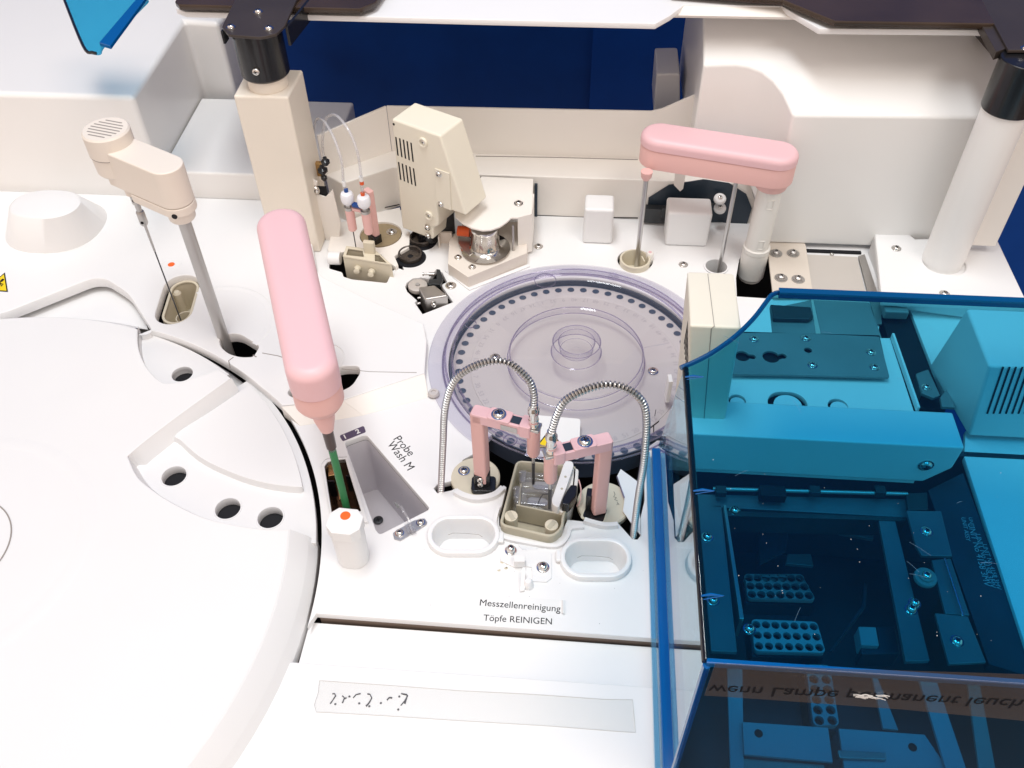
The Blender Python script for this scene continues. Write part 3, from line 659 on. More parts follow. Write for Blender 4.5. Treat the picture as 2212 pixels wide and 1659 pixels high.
# yellow warning sign at the left edge
ws = thing('warning_sign', P('D', 20, 530, zt), 'yellow triangular warning sign with black border cut by the left edge', 'sign')
q = [P('D', x, y, zt+.01) for x, y in [(32, 470), (52, 596), (-110, 585)]]
g = G(); g.prism([p[:2] for p in q], zt+.0, zt+.02); g.build('sign_border', 'ink', ws)
c = np.mean([p[:2] for p in q], axis=0); q2 = [tuple(c+(np.array(p[:2])-c)*.84) for p in q]; g = G(); g.prism(q2, zt+.022, zt+.03); g.build('sign_face', 'yellow', ws)
g = G(); g.tube([P('D', x, y, zt+.035) for x, y in [(18, 520), (0, 535), (10, 560), (20, 545), (-5, 540)]], .05, 6); g.tube([P('D', x, y, zt+.035) for x, y in [(22, 515), (5, 530)]], .12, 6); g.build('sign_symbol', 'ink', ws)

# conical bump left
cb = thing('domed_cap', P('', 110, 520, 0), 'white flat-topped oval dome rising from the deck at the left edge', 'cap')
zt0 = .95
def ell(x0, x1, y0, y1, z, n=48, p=2.3):
    a = P('', x0, (y0+y1)/2, z); b = P('', x1, (y0+y1)/2, z); c = P('', (x0+x1)/2, y0, z); d_ = P('', (x0+x1)/2, y1, z)
    cx, cy = (a[0]+b[0])/2, (c[1]+d_[1])/2; rx, ry = (b[0]-a[0])/2, (c[1]-d_[1])/2
    f = lambda t: math.copysign(abs(t)**(2/p), t)
    return [(cx+rx*f(math.cos(2*PI*k/n)), cy+ry*f(math.sin(2*PI*k/n)), z) for k in range(n)]
top = ell(22, 172, 410, 474, 5.0); b0 = ell(20, 224, 432, 550, zt0)
mid = [tuple(np.array(a)*.93+np.array(b)*.07+np.array([0, 0, .12])) for a, b in zip(top, b0)]
c = np.mean(top, axis=0); ins = [tuple(c+(np.array(p)-c)*.9+np.array([0, 0, .12])) for p in top]
g = G(); g.loft(b0, top, False); g.loft(top, ins, False); A = [g.bm.verts.new(p) for p in ins]; g.face(A); bmesh.ops.remove_doubles(g.bm, verts=g.bm.verts, dist=.001); g.build('dome_shell', 'white', cb, ang=60)

# ================================================================== BIG SAMPLE DISC
dk = thing('sample_disc', (DC[0], DC[1], 0), 'huge round white sample disc cover filling the lower left with a stepped cut-out', 'disc cover')
zd = 1.5
def ang_of(p): return math.degrees(math.atan2(p[1]-DC[1], p[0]-DC[0]))
pk = organic([(*p, 0) for p in PP('', [(500, 816), (420, 873), (330, 940), (276, 984)], zd)], 5)
pk2 = organic([(*p, 0) for p in PP('', [(276, 986), (296, 1028), (330, 1058), (372, 1085), (440, 1117), (512, 1134), (570, 1142), (622, 1143)], zd)], 5)
pocket = [tuple(p[:2]) for p in pk]+[tuple(p[:2]) for p in pk2]
# first crescent pocket
cpk = PP('D', [(893, 812), (890, 870), (895, 950), (925, 1040), (975, 1115), (1035, 1170), (1085, 1187), (1200, 1168), (1420, 1096)], zd)
cpk = [tuple(p[:2]) for p in organic([(*p, 0) for p in cpk], 4)]
RT = 27.25
def at(a, r): return (DC[0]+r*math.cos(math.radians(a)), DC[1]+r*math.sin(math.radians(a)))
def radial_clip(p, R):
    v = np.array(p)-DC; l = np.linalg.norm(v); return tuple(np.array(DC)+v*min(1, R/l))
pocket_c = [radial_clip(p, RT+.0) for p in pocket]; cpk_c = [radial_clip(p, RT) for p in cpk]
a1 = ang_of(cpk_c[0]); a2 = ang_of(cpk_c[-1]); a3 = ang_of(pocket_c[0]); a4 = ang_of(pocket_c[-1])
outl = arc(DC[0], DC[1], RT, a4, -180, 60)+arc(DC[0], DC[1], RT, 180, a1, 60)[1:]+cpk_c[1:]+[at(a2-.5*(a2-a3), RT)]+pocket_c
plate('disc_top', outl, [], zd, .6, 'disc', dk, .10)
# shoulder (bevelled rim) outside the cut-outs
g = G()
def rimseg(b0, b1): g.lathe([(RT-.12, zd-.03), (RT+.02, zd-.05), (RT+.06, zd-.08), (28.42, .30), (28.46, .24), (28.98, -.6), (29.0, -1.6), (27, -1.6)], (DC[0], DC[1], 0), n=90, a0=b0, a1=b1)
rimseg(a1, a4+360)
g.build('disc_rim', 'disc', dk, ang=16)
g = G(); g.lathe([(10, -1.2), (27.6, -1.2), (28.75, -1.25), (28.75, -1.7)], (DC[0], DC[1], 0), n=90); g.build('disc_skirt', 'disc', dk)
zfl = .0
holes = []
for (x, y, rr) in ((881, 184, .92), (1153, 348, .92), (1368, 394, .92)):
    c = P('K', x, y, zfl); holes.append((c, circ(c[0], c[1], .95, 32)))
fl_out = [at(a, 28.4) for a in np.linspace(ang_of(P('', 668, 1150)), ang_of(P('', 505, 815)), 30)]
floor_poly = [at(a, 28.95) for a in np.linspace(a4-1, a3+.5, 30)]+[(p[0]-.3, p[1]) for p in pocket]
plate('cutout_floor', floor_poly, [h for c, h in holes], zfl, .8, 'disc', dk, .06)
g = G()
npk = len(pk); Bv = []
for i, p in enumerate(pocket):
    q0_, q1_ = np.array(pocket[max(i-1, 0)]), np.array(pocket[min(i+1, len(pocket)-1)]); tt = q1_-q0_; tt /= np.linalg.norm(tt)
    w_ = .65 if i < npk-2 else .45*min(1, .5+(i-npk)/10)
    Bv.append((p[0]-tt[1]*w_, p[1]+tt[0]*w_, zfl-.02))
A = [(*p, zd-.08) for p in pocket]
va = [g.bm.verts.new(p) for p in A]; vb = [g.bm.verts.new(p) for p in Bv]
for i in range(len(va)-1): g.face([va[i], va[i+1], vb[i+1], vb[i]])
g.build('cutout_wall', 'disc', dk, fixn=False)
# raised inner plateau
zpl = .6
pl = [P('', 529, 838, zpl), P('', 460, 885, zpl), P('', 382, 936, zpl), P('', 392, 952, zpl), P('', 440, 992, zpl), P('', 520, 1028, zpl), P('', 590, 1046, zpl), P('', 652, 1052, zpl)]
pl = [tuple(p[:2]) for p in organic(pl, 4)]
pa1, pa2 = ang_of(pl[-1]), ang_of(pl[0])
plo = pl+[at(a, 28.3) for a in np.linspace(pa1, pa2, 16)]
cc = np.mean(plo, axis=0); base = [tuple(cc+(np.array(p)-cc)*1.05) if np.hypot(p[0]-DC[0], p[1]-DC[1]) < 28.0 else p for p in plo]
g = G(); g.prism(base, zfl-.02, zpl, plo); g.build('plateau', 'disc', dk, .12, 3)
for c, h in holes:
    g = G(); g.lathe([(.97, 0), (1.08, 0), (1.06, .05), (.97, .05)], (c[0], c[1], zfl), n=36, closed=True); g.build('hole_rim', 'disc', dk)
    g = G(); g.lathe([(0, -.85), (.97, -.8), (.98, -.76), (0, -.79)], (c[0], c[1], zfl), n=24); g.build('tube_hole', 'ink', dk)
# crescent pocket floor
g = G(); crf = cpk+[at(a, 27.9) for a in np.linspace(ang_of(cpk[-1]), ang_of(cpk[0]), 14)]
ch_ = P('D', 1178, 1132, .35); plate('crescent_floor', crf, [circ(ch_[0], ch_[1]+.1, .9, 30)], .35, .5, 'disc', dk, .05)
g.bm.free(); g = G(); g.lathe([(0, -1.6), (.95, -1.6), (.92, -.02)], (ch_[0], ch_[1]+.1, .33), n=24); g.build('tube_wall', 'disc', dk)
g = G(); g.lathe([(0, -.9), (.94, -.9), (.94, -.86), (0, -.86)], (ch_[0], ch_[1]+.1, .33), n=24); g.build('tube_hole', 'ink', dk)
g = G(); va = [g.bm.verts.new((*p, zd-.1)) for p in cpk]; vb = [g.bm.verts.new((*p, .3)) for p in cpk]
for i in range(len(va)-1): g.face([va[i], va[i+1], vb[i+1], vb[i]])
g.build('crescent_wall', 'disc', dk, fixn=False)
# centre knob ring at the left edge
g = G(); kc = (P('', 12, 1195, zd)[0]-4.6, P('', 12, 1195, zd)[1]); g.lathe([(4.5, 0), (4.6, .02), (4.6, .04), (4.5, .04)], (*kc, zd), n=80, closed=True); g.build('centre_groove', 'seam', dk)
g = G(); g.lathe([(9.2, -.02), (9.9, .05), (10.6, .0), (10.6, -.1), (9.2, -.1)], (kc[0], kc[1]+.0, zd), n=90, closed=True); g.build('centre_ridge', 'disc', dk, ang=70)

# ================================================================== BIG PINK PIPETTING ARM (front left)
pa_ = thing('pipetting_arm', P('', 700, 815, 0), 'long pink rounded pipetting arm reaching over the deck with a green probe tip', 'probe arm')
tip = P('', 747, 1090, 0); zA = 15.9
fa, na = P('', 607, 487, zA), P('', 692, 800, zA)
fa = np.array(P('', 604, 473, zA)[:2]); na = np.array(P('', 684, 770, zA)[:2]); dA = (na-fa)/np.linalg.norm(na-fa)
rA = 1.86; zbA = 11.95
tipx = np.array(tip[:2])
endc = tipx.copy()                      # near end is centred over the probe
def capsule(p, q, r0, r1, n=16):
    d = (q-p)/np.linalg.norm(q-p); a0 = math.atan2(d[1], d[0])
    return [(q[0]+r1*math.cos(a0-PI/2+PI*k/n), q[1]+r1*math.sin(a0-PI/2+PI*k/n)) for k in range(n+1)]+[(p[0]+r0*math.cos(a0+PI/2+PI*k/n), p[1]+r0*math.sin(a0+PI/2+PI*k/n)) for k in range(n+1)]
def rounded_cover(g, p, q, r0, r1, z0, z1, rad, steps=6):
    prev = [(*v, z0) for v in capsule(p, q, r0, r1)]
    R = [[g.bm.verts.new(v) for v in prev]]
    for k in range(steps+1):
        t = k/steps*PI/2; ins = rad*(1-math.cos(t)); z = z1-rad+rad*math.sin(t)
        R.append([g.bm.verts.new((*v, z)) for v in capsule(p, q, r0-ins, r1-ins)])
    for A, B in zip(R, R[1:]):
        n = len(A)
        for i in range(n): g.face([A[i], A[(i+1) % n], B[(i+1) % n], B[i]])
    g.face(R[0][::-1]); g.face(R[-1])
g = G(); rounded_cover(g, fa, endc, rA, 1.70, zbA+1.55, zA, .8, 8); g.build('arm_cover', 'pink', pa_, ang=60)
g = G(); rounded_cover(g, fa, endc, rA-.04, 1.66, zbA, zbA+1.51, .06, 2); g.build('arm_base', 'pink2', pa_, .06)
g = G(); hz = zbA+.2-8.9; g.lathe([(0, 0), (.48, 0), (.55, .3), (.74, 1.2), (.78, 1.9), (.98, 2.1), (1.3, 2.45), (1.55, 2.85), (1.66, hz), (0, hz)], (*tipx, 8.9), n=40); g.build('probe_nozzle', 'pink2', pa_, 0)
znz = Zat(tip, '', 714, 927)
g = G(); g.cyl((*tipx, znz-1.9), (*tipx, znz+.6), .36, .42, n=24); g.build('probe_holder', 'brown', pa_, .03)
zg = znz-1.9
g = G(); g.cyl((*tipx, zg-.35), (*tipx, zg), .27, n=18); g.build('probe_ferrule', 'clearcup', pa_)
g = G(); g.cyl((*tipx, -1.0), (*tipx, zg-.3), .28, n=18); g.build('probe_tip', 'green', pa_)
ppb = P('', 700, 822, -1); g = G(); g.cyl((ppb[0], ppb[1], -2.5), (ppb[0], ppb[1], zbA), .95, n=32); g.build('pole', 'post', pa_)
# ring-shaped collar of cover behind the arm
g = G(); g.lathe([(1.9, 0), (2.0, .06), (1.9, .1)], (ppb[0], ppb[1]+.7, zt), n=40, closed=True); g.build('pole_ring', 'white', lc)

# ---- rinse sleeve with metal lining and the white octagonal block in front
rs = thing('rinse_station', P('', 740, 1050, 0), 'white octagonal rinse sleeve lined with brass sheet around the green probe tip', 'rinse station')
oc = lambda cx, cy, hx, hy, ch, an: [(cx+x*math.cos(an)-y*math.sin(an), cy+x*math.sin(an)+y*math.cos(an)) for x, y in ((hx, hy-ch), (hx-ch, hy), (-hx+ch, hy), (-hx, hy-ch), (-hx, -hy+ch), (-hx+ch, -hy), (hx-ch, -hy), (hx, -hy+ch))]
slot_o = PP('H', [(193, 585), (228, 540), (300, 520), (438, 515), (478, 640), (625, 1110), (300, 1110), (270, 1010)], .5)
slot_i = PP('H', [(222, 600), (250, 560), (310, 540), (415, 532), (445, 640), (560, 1010), (330, 1075), (292, 1040)], .5)
plate('sleeve_rim', slot_o, [slot_i], .35, .5, 'white', rs, .04)
g = G(); va = [g.bm.verts.new((*p, .3)) for p in slot_i]; vb = [g.bm.verts.new((*p, -5)) for p in slot_i]
for i in range(len(va)): g.face([va[i], va[(i+1) % len(va)], vb[(i+1) % len(va)], vb[i]])
g.face(vb); g.build('sleeve_lining', 'lining', rs, fixn=False)
g = G(); q = [P('H', 258, 700, -.3), P('H', 330, 690, -.3), P('H', 300, 590, -.3), P('H', 262, 600, -.3)]; g.extr(q, (0, 0, -2)); g.build('lining_plate', 'brass', rs, .03)
g = G(); q1, q2 = P('H', 235, 735, -.1), P('H', 318, 718, -.1); g.box(((q1[0]+q2[0])/2, q1[1], -1.2), (abs(q2[0]-q1[0]), .12, 2)); q1, q2 = P('H', 420, 690, -.1), P('H', 478, 680, -.1); g.box(((q1[0]+q2[0])/2, q1[1], -1.2), (abs(q2[0]-q1[0]), .12, 2)); g.build('inner_baffle', 'black', rs)
g = G(); q = [P('H', 340, 690, -.6), P('H', 362, 700, -.6), P('H', 385, 900, -.6), P('H', 360, 920, -.6)]; g.extr(q, (0, 0, -.15)); g.build('contact_strip', 'brass', rs, .02)
wb = thing('rinse_block', P('', 765, 1200, 0), 'upright white block with an orange dot on top, beside the green probe tip', 'block')
bzt = Zat(P('', 765, 1203, 0), '', 748, 1124)
bb = np.array(P('', 765, 1203, 0)[:2]); 
sc_ = .93
g = G(); an = math.radians(-3)
o0 = rrect(bb[0], bb[1]-.05+.0, 1.12, .98, .85, an, 8)
o1 = rrect(bb[0]-.03, bb[1]+.0, 1.15, 1.0, .8, an, 8)
g.prism(o0, 0, bzt, o1); g.build('block_body', 'white', wb, .05)
oo = oc(bb[0]-.03, bb[1], 1.22, 1.08, .55, an); of = [(p[0]*1, p[1]) for p in oc(bb[0]-.03, bb[1]+.12, .95, .8, .42, an)]
g = G(); g.prism(oo, bzt-1.05, bzt-.02); g.build('octagonal_head', 'white', wb, .06)
dd = P('', 746, 1114, bzt); g = G(); g.lathe([(0, 0), (.36, 0), (.36, .02), (0, .025)], (dd[0], dd[1], bzt), n=32); g.build('orange_dot', 'orange', wb)

# plum label 1 2, Probe Wash M
pl_ = thing('number_label', P('H', 485, 305, .01), 'small plum label with the white numbers 1 and 2 above the wash pit', 'label')
q = [P('H', x, y, .02) for x, y in [(372, 325), (580, 240), (592, 248), (606, 288), (600, 298), (400, 378), (388, 372), (368, 338)]]
g = G(); g.prism([p[:2] for p in q], .0, .02); g.build('label_plate', 'plum', pl_)
text('lettering', '1', P('H', 416, 357, .026), P('H', 452, 343, .026), 'paper', pl_, bold=.03, size=.66)
text('lettering', '2', P('H', 524, 312, .026), P('H', 562, 297, .026), 'paper', pl_, bold=.03, size=.66)
g = G(); 
for i in range(5): a = P('H', 474+i*5.5, 280+i*12.5, .026); b = P('H', 477+i*5.5, 287+i*12.5, .026); g.tube([a, b], .015, 4)
g.build('dashed_line', 'greyink', pl_)
text('lettering', 'Probe', P('H', 860, 362, .005), P('H', 1005, 520, .005), 'ink', deck)
text('lettering', 'Wash M', P('H', 800, 408, .005), P('H', 992, 652, .005), 'ink', deck)

# liquid level finger in the pit + its bracket
lf = thing('sensor_finger', P('H', 1010, 1190, 0), 'clear pointed plastic finger leaning over the wash pit on a small steel bracket', 'sensor finger')
q = PP('H', [(860, 1250), (858, 1225), (900, 1195), (1050, 1110), (1130, 1092), (1150, 1092), (1172, 1125), (1165, 1150), (1100, 1195), (925, 1300), (870, 1285)], .06); g = G(); g.prism(q, .0, .07); g.build('bracket_plate', 'steel', lf, .02)
for q in [(918, 1228), (1112, 1132)]: screw(lf, P('H', *q, .07), .27, washer=True)
g = G(); b0 = P('H', 1040, 1225, .1); tpz = P('H', 868, 938, .9)
g.tube([b0, P('H', 1000, 1100, .9), P('H', 935, 990, 1.2), tpz], [.16, .14, .12, .02], 10); g.build('finger', 'clearcup', lf)
g = G(); g.tube([P('H', 905, 985, 1.15), tpz], [.13, .015], 10); g.build('finger_tip', 'platedark', lf)
g = G(); c = P('H', 1045, 1222, .1); g.box((c[0], c[1], .35), (.35, .3, .6), .5); g.box((c[0]-.35, c[1]+.3, .25), (.5, .7, .25), .5); g.build('finger_foot', 'clearcup', lf)

# ================================================================== REACTION ROTOR
ro = thing('reaction_rotor', (RC[0], RC[1], -1), 'round pale rotor with a ring of small dark holes under a clear lilac lid', 'rotor')
g = G(); g.lathe([(0, -.85), (9.35, -.85), (9.37, -.9), (9.45, -.85), (11.1, -.85), (11.1, -1.3), (9.2, -1.35)], (*RC, 0), n=110); g.build('rotor_plate', 'ringbody', ro, ang=40)
g = G(); g.lathe([(11.12, -.3), (11.22, -.3), (11.25, -2.5), (11.12, -2.5)], (*RC, 0), n=110, closed=True); g.lathe([(10.99, -.84), (11.13, -.84), (11.13, -1.6), (10.99, -1.6)], (*RC, 0), n=110, closed=True); g.build('rotor_edge', 'ringdark', ro)
g = G()
for i in range(54):                                     # slots of the ring: one repeated surface detail
    a = math.radians(90-2.4+i*360/54); c = (RC[0]+10.42*math.cos(a), RC[1]+10.42*math.sin(a))
    g.lathe([(0, 0), (.33, 0), (.33, .012), (0, .012)], (*c, -.852), n=18)
h = g.build('cuvette_holes', 'hole', ro); 
g = G()
for i in range(54):
    a = math.radians(90-2.4+i*360/54); c = (RC[0]+10.42*math.cos(a), RC[1]+10.42*math.sin(a))
    g.lathe([(.325, 0), (.36, .0), (.355, .03), (.33, .03)], (*c, -.852), n=18, closed=True)
g.build('hole_rims', 'emboss', ro)
nm = 1; a_one = math.degrees(math.atan2(P('F', 935, 352, -.85)[1]-RC[1], P('F', 935, 352, -.85)[0]-RC[0]))
mes = []
for i in range(54):
    num = (1+31*i) % 54 or 54
    a = math.radians(a_one-i*360/54)
    me = text_mesh(str(num)); xs = [v.co.x for v in me.vertices]; w = (min(xs)+max(xs))/2
    r_ = 8.95; c = (RC[0]+r_*math.cos(a), RC[1]+r_*math.sin(a))
    me.transform(Matrix.Translation((-w, -.35, 0))); me.transform(Matrix.Diagonal((.62, .62, .5, 1)))
    me.transform(Matrix.Rotation(a+PI/2, 4, 'Z')); me.transform(Matrix.Translation((c[0], c[1], -.845)))
    mes.append(me)
bm = bmesh.new()
for me in mes: bm.from_mesh(me); bpy.data.meshes.remove(me)
me = bpy.data.meshes.new('numbering'); bm.to_mesh(me); bm.free(); finish(me, 'numbering', 'emboss', ro, smooth=False)
for x, y in [(577, 780), (1790, 885)]: screw(ro, P('F', x, y, -.8), .36)

# clear lid
prof = [(0, 1.25), (.3, 1.25), (.33, 1.17), (1.38, 1.17), (1.5, 1.3), (1.58, 2.15), (1.66, 2.22), (2.0, 2.22), (2.08, 2.1), (2.16, 1.0), (2.3, .92), (5.6, .92), (5.78, 1.02), (5.9, 1.0), (5.98, .85), (6.02, .05), (6.15, .0),
        (10.75, .0), (10.9, .08), (10.95, .75), (11.05, .85), (11.5, .85), (11.62, .75), (11.75, .12), (11.9, .07)]
g = G(); g.lathe(prof, (*RC, .62-.62), n=120)
lid = g.build('clear_lid', 'lid', ro, ang=22)
for r_, z_, w_ in ((5.84, .98, .05), (6.08, .01, .05), (2.08, 2.18, .05), (1.58, 2.18, .035), (2.2, .96, .05), (1.42, 1.2, .03), (10.92, .62, .10), (11.55, .82, .09), (11.78, .1, .08)):
    g = G(); g.lathe([(r_-w_, 0), (r_, w_*.9), (r_+w_, 0), (r_, -w_*.9)], (RC[0], RC[1], z_), n=120, closed=True); g.build('moulded_edge', 'lidedge', lid, ang=80)
# flange : partial ring
g = G(); g.lathe([(11.85, .05), (13.0, .05), (13.08, .15), (13.0, .22), (11.85, .22)], (*RC, 0), n=90, a0=17, a1=a_tip+1, closed=True); g.build('lid_flange', 'lidrim', ro)
g = G(); g.lathe([(10.95, .8), (11.55, .86)], (*RC, 0), n=110); g.build('rim_band', 'lidrim', ro)
def ring(parent, c, r, w, z, name, mat, h=.1, a0=0, a1=360, n=60):
    g = G(); g.lathe([(r-w/2, 0), (r+w/2, 0), (r+w/2, h), (r-w/2, h)], (c[0], c[1], z), n=n, a0=a0, a1=a1, closed=True); return g.build(name, mat, parent)
for k, (x, y, r_) in enumerate(((962, 190, 1.02), (388, 523, .52), (692, 1362, .56))): ring(ro, P('F', x, y, .9), r_, .06, .88 if k < 2 else .02, 'lid_port', 'lidedge')
for x, y in ((1485, 162), (105, 1058)):
    c = P('F', x, y, .2); g = G(); g.lathe([(0, .14), (.2, .14), (.22, .25), (.4, .25), (.5, .05), (.5, 0)], (c[0], c[1], .2), n=24); g.build('lid_boss', 'ringbody' if x < 200 else 'lid', ro)
g = G(); a = P('F', 1722, 702, .95); b = P('F', 1915, 668, .1); g.tube([P('F', 1722, 704, .1), P('F', 1915, 668, .1)], .05, 6); g.build('lid_rib', 'lid', ro)
# white sector plate over the ring at the right
sect = [P('F', 1730, 712, .3), P('F', 1912, 676, .3), P('F', 1990, 660, .3), P('F', 2050, 1100, .3), P('F', 1850, 1440, .3), P('F', 1560, 1180, .3)]
marks = thing('corner_mark', P('F', 1800, 1290, .1), 'thin black corner line printed on the pale plate at the right of the rotor', 'mark')
g = G(); g.tube([P('F', 1835, 1270, .1), P('F', 1750, 1335, .1)], .05, 5); g.tube([P('F', 1795, 1305, .1), P('F', 1795, 1370, .1)], .045, 5); g.tube([P('F', 1812, 1180, .1), P('F', 1803, 1230, .1)], .03, 5); g.build('printed_line', 'ink', marks)
# white card with the yellow warning triangle on the lid
wc = thing('warning_card', P('F', 1020, 1390, .12), 'white rectangular sticker with a yellow warning triangle lying on the clear lid', 'sticker')
q = roundpoly([P('F', 830, 1215, .1)[:2], P('F', 1232, 1250, .1)[:2], P('F', 1222, 1562, .1)[:2], P('F', 815, 1535, .1)[:2]], .25)
g = G(); g.prism(q, .06, .085); g.build('sticker_sheet', 'paper', wc)
tri = [P('F', 1008, 1315, .1), P('F', 880, 1475, .1), P('F', 1100, 1480, .1)]; g = G(); g.prism([p[:2] for p in tri], .085, .095); g.build('sign_border', 'ink', wc)
c = np.mean([p[:2] for p in tri], axis=0); g = G(); g.prism([tuple(c+(np.array(p[:2])-c)*.84) for p in tri], .095, .102); g.build('sign_face', 'yellow', wc)

# ================================================================== TWO SIPPER PROBES
def sipper(k, base, beam_near, beam_end, tipp, zb, zt2, label, hose, disc, cut):
    s = thing('sipper_probe', (base[0], base[1], 0), label, 'probe', 'pink sipper probes with metal hoses')
    B2, E2 = np.array(base[:2]), np.array(tipp[:2]); d = (E2-B2); L = np.linalg.norm(d); d /= L; an = math.atan2(d[1], d[0])
    g = G(); rp_ = .52
    if k == 0: g.prism(rrect(base[0], base[1], rp_, rp_, .2, an), .8, zb)
    else: g.prism(rrect(base[0], base[1], rp_, .42, .16, an), .3, zb)
    g.build('pole', 'pink2', s, .04)
    # horizontal beam
    mid = (B2+d*(-.45)+B2+d*L*.92)/2; bl = L*.92+.45
    g = G(); g.prism(rrect(mid[0], mid[1], bl/2, .52, .2, an), zb-.75, zb+.15); g.build('beam', 'pink', s, .07)
    m2 = B2+d*L*.40; g = G(); g.prism(rrect(m2[0], m2[1], .85, .56, .2, an), zb+.05, zb+.28); g.build('screw_pad', 'pink', s, .05)
    m2 = B2+d*L*.40; screw(s, (m2[0]-.1*d[0], m2[1]-.1*d[1], zb+.27), .42, washer=True)
    m3 = B2+d*L*.70; g = G(); g.prism(rrect(m3[0], m3[1], .58, .34, .03, an), zb+.0, zb+.17); g.build('window', 'bluedark', s)
    nrm = np.array([-d[1], d[0]]); 
    if nrm[1] > 0: nrm = -nrm
    if k == 0:
        m4_ = B2+d*L*.60+nrm*.54; g = G(); g.prism(rrect(m4_[0], m4_[1], .62, .03, .02, an), zb-.6, zb-.1); g.build('metal_tag', 'steel', s)
    m5 = B2+d*L*.88; g = G(); g.prism(rrect(m5[0], m5[1], .42, .60, .15, an), zb-.85, zb+.3); g.build('beam_clip', 'pink', s, .06)
    # vertical probe holder
    z1 = zb-.2; g = G(); g.lathe([(0, 0), (.36, 0), (.47, .25), (.5, z1-zt2)], (E2[0], E2[1], zt2), n=28); g.lathe([(0, z1-zt2), (.5, z1-zt2)], (E2[0], E2[1], zt2), n=28); g.build('probe_sleeve', 'pink2', s)
    g = G(); g.prism(rrect(E2[0], E2[1], .52, .45, .1, an), z1, z1+.22); g.build('collar_plate', 'steel', s, .04)
    # chrome fitting
    g = G(); g.lathe([(0, 0), (.3, 0), (.36, .18), (.28, .32), (.36, .42), (.38, .75), (.33, .8), (.35, 1.35), (.42, 1.45), (.42, 1.75), (.33, 1.9), (.31, 2.2), (0, 2.2)], (E2[0], E2[1], z1+.2), n=26); fit_ = g.build('fitting', 'chrome', s)
    g = G(); g.lathe([(.375, .52), (.385, .52), (.385, .66), (.375, .66)], (E2[0], E2[1], z1+.2), n=26, a0=-120, a1=-40, closed=True); g.build('red_mark', 'pink2', fit_)
    # needle
    g = G(); g.cyl((E2[0], E2[1], zt2-.9), (E2[0], E2[1], zt2), .12, n=14); g.build('needle_sleeve', 'steel', s)
    g = G(); g.cyl((E2[0], E2[1], tipp[2]), (E2[0], E2[1], zt2-.9), .11, .13, n=14); g.build('needle', 'needle', s)
    # flexible steel hose
    hb = P('', *hose[0], -.6); top = (E2[0], E2[1], z1+2.3); pn = np.array([-(E2[1]-hb[1]), E2[0]-hb[0], 0.])
    pts = [hb]+[tuple(onplane('', x, y, hb, pn)) for x, y in hose[1:]]+[top]
    cur = organic(pts, 60); cum = [0]
    for a, b in zip(cur, cur[1:]): cum.append(cum[-1]+np.linalg.norm(b-a))
    pitch = .25; N = int(cum[-1]/(pitch/4)); cum = np.array(cum); arr = np.array(cur); t = np.linspace(0, cum[-1], N)
    pp = np.stack([np.interp(t, cum, arr[:, i]) for i in range(3)], 1)
    rad = [.195+.07*(1, 1, -.9, -.9)[i % 4] for i in range(N)]
    g = G(); g.tube(pp, rad, 14)
    g.bm.faces.ensure_lookup_table()
    for fi, f in enumerate(g.bm.faces):
        if fi < (N-1)*14 and (fi//14) % 4 in (2,): f.material_index = 1  # black groove faces: shade between the ridges put into the colour
    g.build('metal_hose', ['rod', 'ink'], s, ang=30, fixn=False)
    return s
tA, bA = P('', 1152, 1045, 1.9), P('', 1043, 1047, 0)
sA = sipper(0, (bA[0], bA[1]), None, None, tA, 8.55, Zat(tA, '', 1157, 982), 'pink sipper probe with an arched steel hose at the left of the measuring tray', [(952, 1068), (957, 960), (962, 880), (985, 818), (1040, 785), (1095, 783), (1140, 818), (1153, 850)], None, None)
tB, bB = P('', 1187, 1098, 2.1), P('', 1292, 1107, 0)
sB = sipper(1, (bB[0], bB[1]), None, None, tB, 8.6, Zat(tB, '', 1183, 1038), 'pink sipper probe with an arched steel hose at the right, ending beside the blue cover', [(1368, 1158), (1378, 1080), (1392, 990), (1396, 900), (1380, 858), (1335, 833), (1285, 835), (1225, 862), (1204, 895)], None, None)
screwbk = []
# black clamps and beige discs under the poles
for k, (c, rr, lab) in enumerate(((P('H', 1615, 700, .1), 1.95, 'round beige base disc with a black clamp under the left pink sipper pole'), (P('I', 1085, 620, .1), 2.05, 'round beige base disc with a handwritten mark under the right pink sipper pole'))):
    bd = thing('base_disc', (c[0], c[1], -.3), lab, 'base disc', 'beige base discs under the sipper probes')
    g = G(); g.lathe([(0, 0), (rr-.1, 0), (rr, -.1), (rr, -.5), (0, -.5)], (c[0], c[1], .05), n=56); g.build('disc_body', 'cream', bd)
    p = bA if k == 0 else bB
    if k == 0:
        g = G(); g.prism(rrect(p[0], p[1]-.05, .62, .55, .15, .05), .05, 1.7, rrect(p[0], p[1], .62, .55, .15, .05)); g.prism(rrect(p[0]+.1, p[1]-.25, .95, .75, .3, .05), .05, .5); g.build('clamp', 'black', bd, .06)
        for dz in (.75, 1.35): screw(bd, (p[0]-.1, p[1]-.58, dz), .24, (0, -1, .25), False, h=.18)
        screw(bd, P('H', 1512, 655, .06), .36)
    else:
        g = G(); g.prism(rrect(p[0]-.25, p[1]-.15, .95, .8, .25, -.25), .05, .12); g.build('slot_surround', 'cream', bd, .02)
        g = G(); g.prism(rrect(p[0]-.25, p[1]-.15, .8, .65, .2, -.25), .1, .15); g.prism(rrect(p[0]-.75, p[1]+.35, .22, .4, .1, -.1), .1, 2.0); g.build('clamp', 'black', bd, .04)
        g = G(); g.tube([P('I', x, y, .07) for x, y in [(1160, 540), (1170, 560), (1158, 580), (1180, 585), (1165, 600), (1190, 610)]], .018, 4); g.tube([P('I', x, y, .07) for x, y in [(1185, 620), (1200, 640), (1192, 628), (1182, 640)]], .018, 4); g.build('pencil_mark', 'greyink', bd)
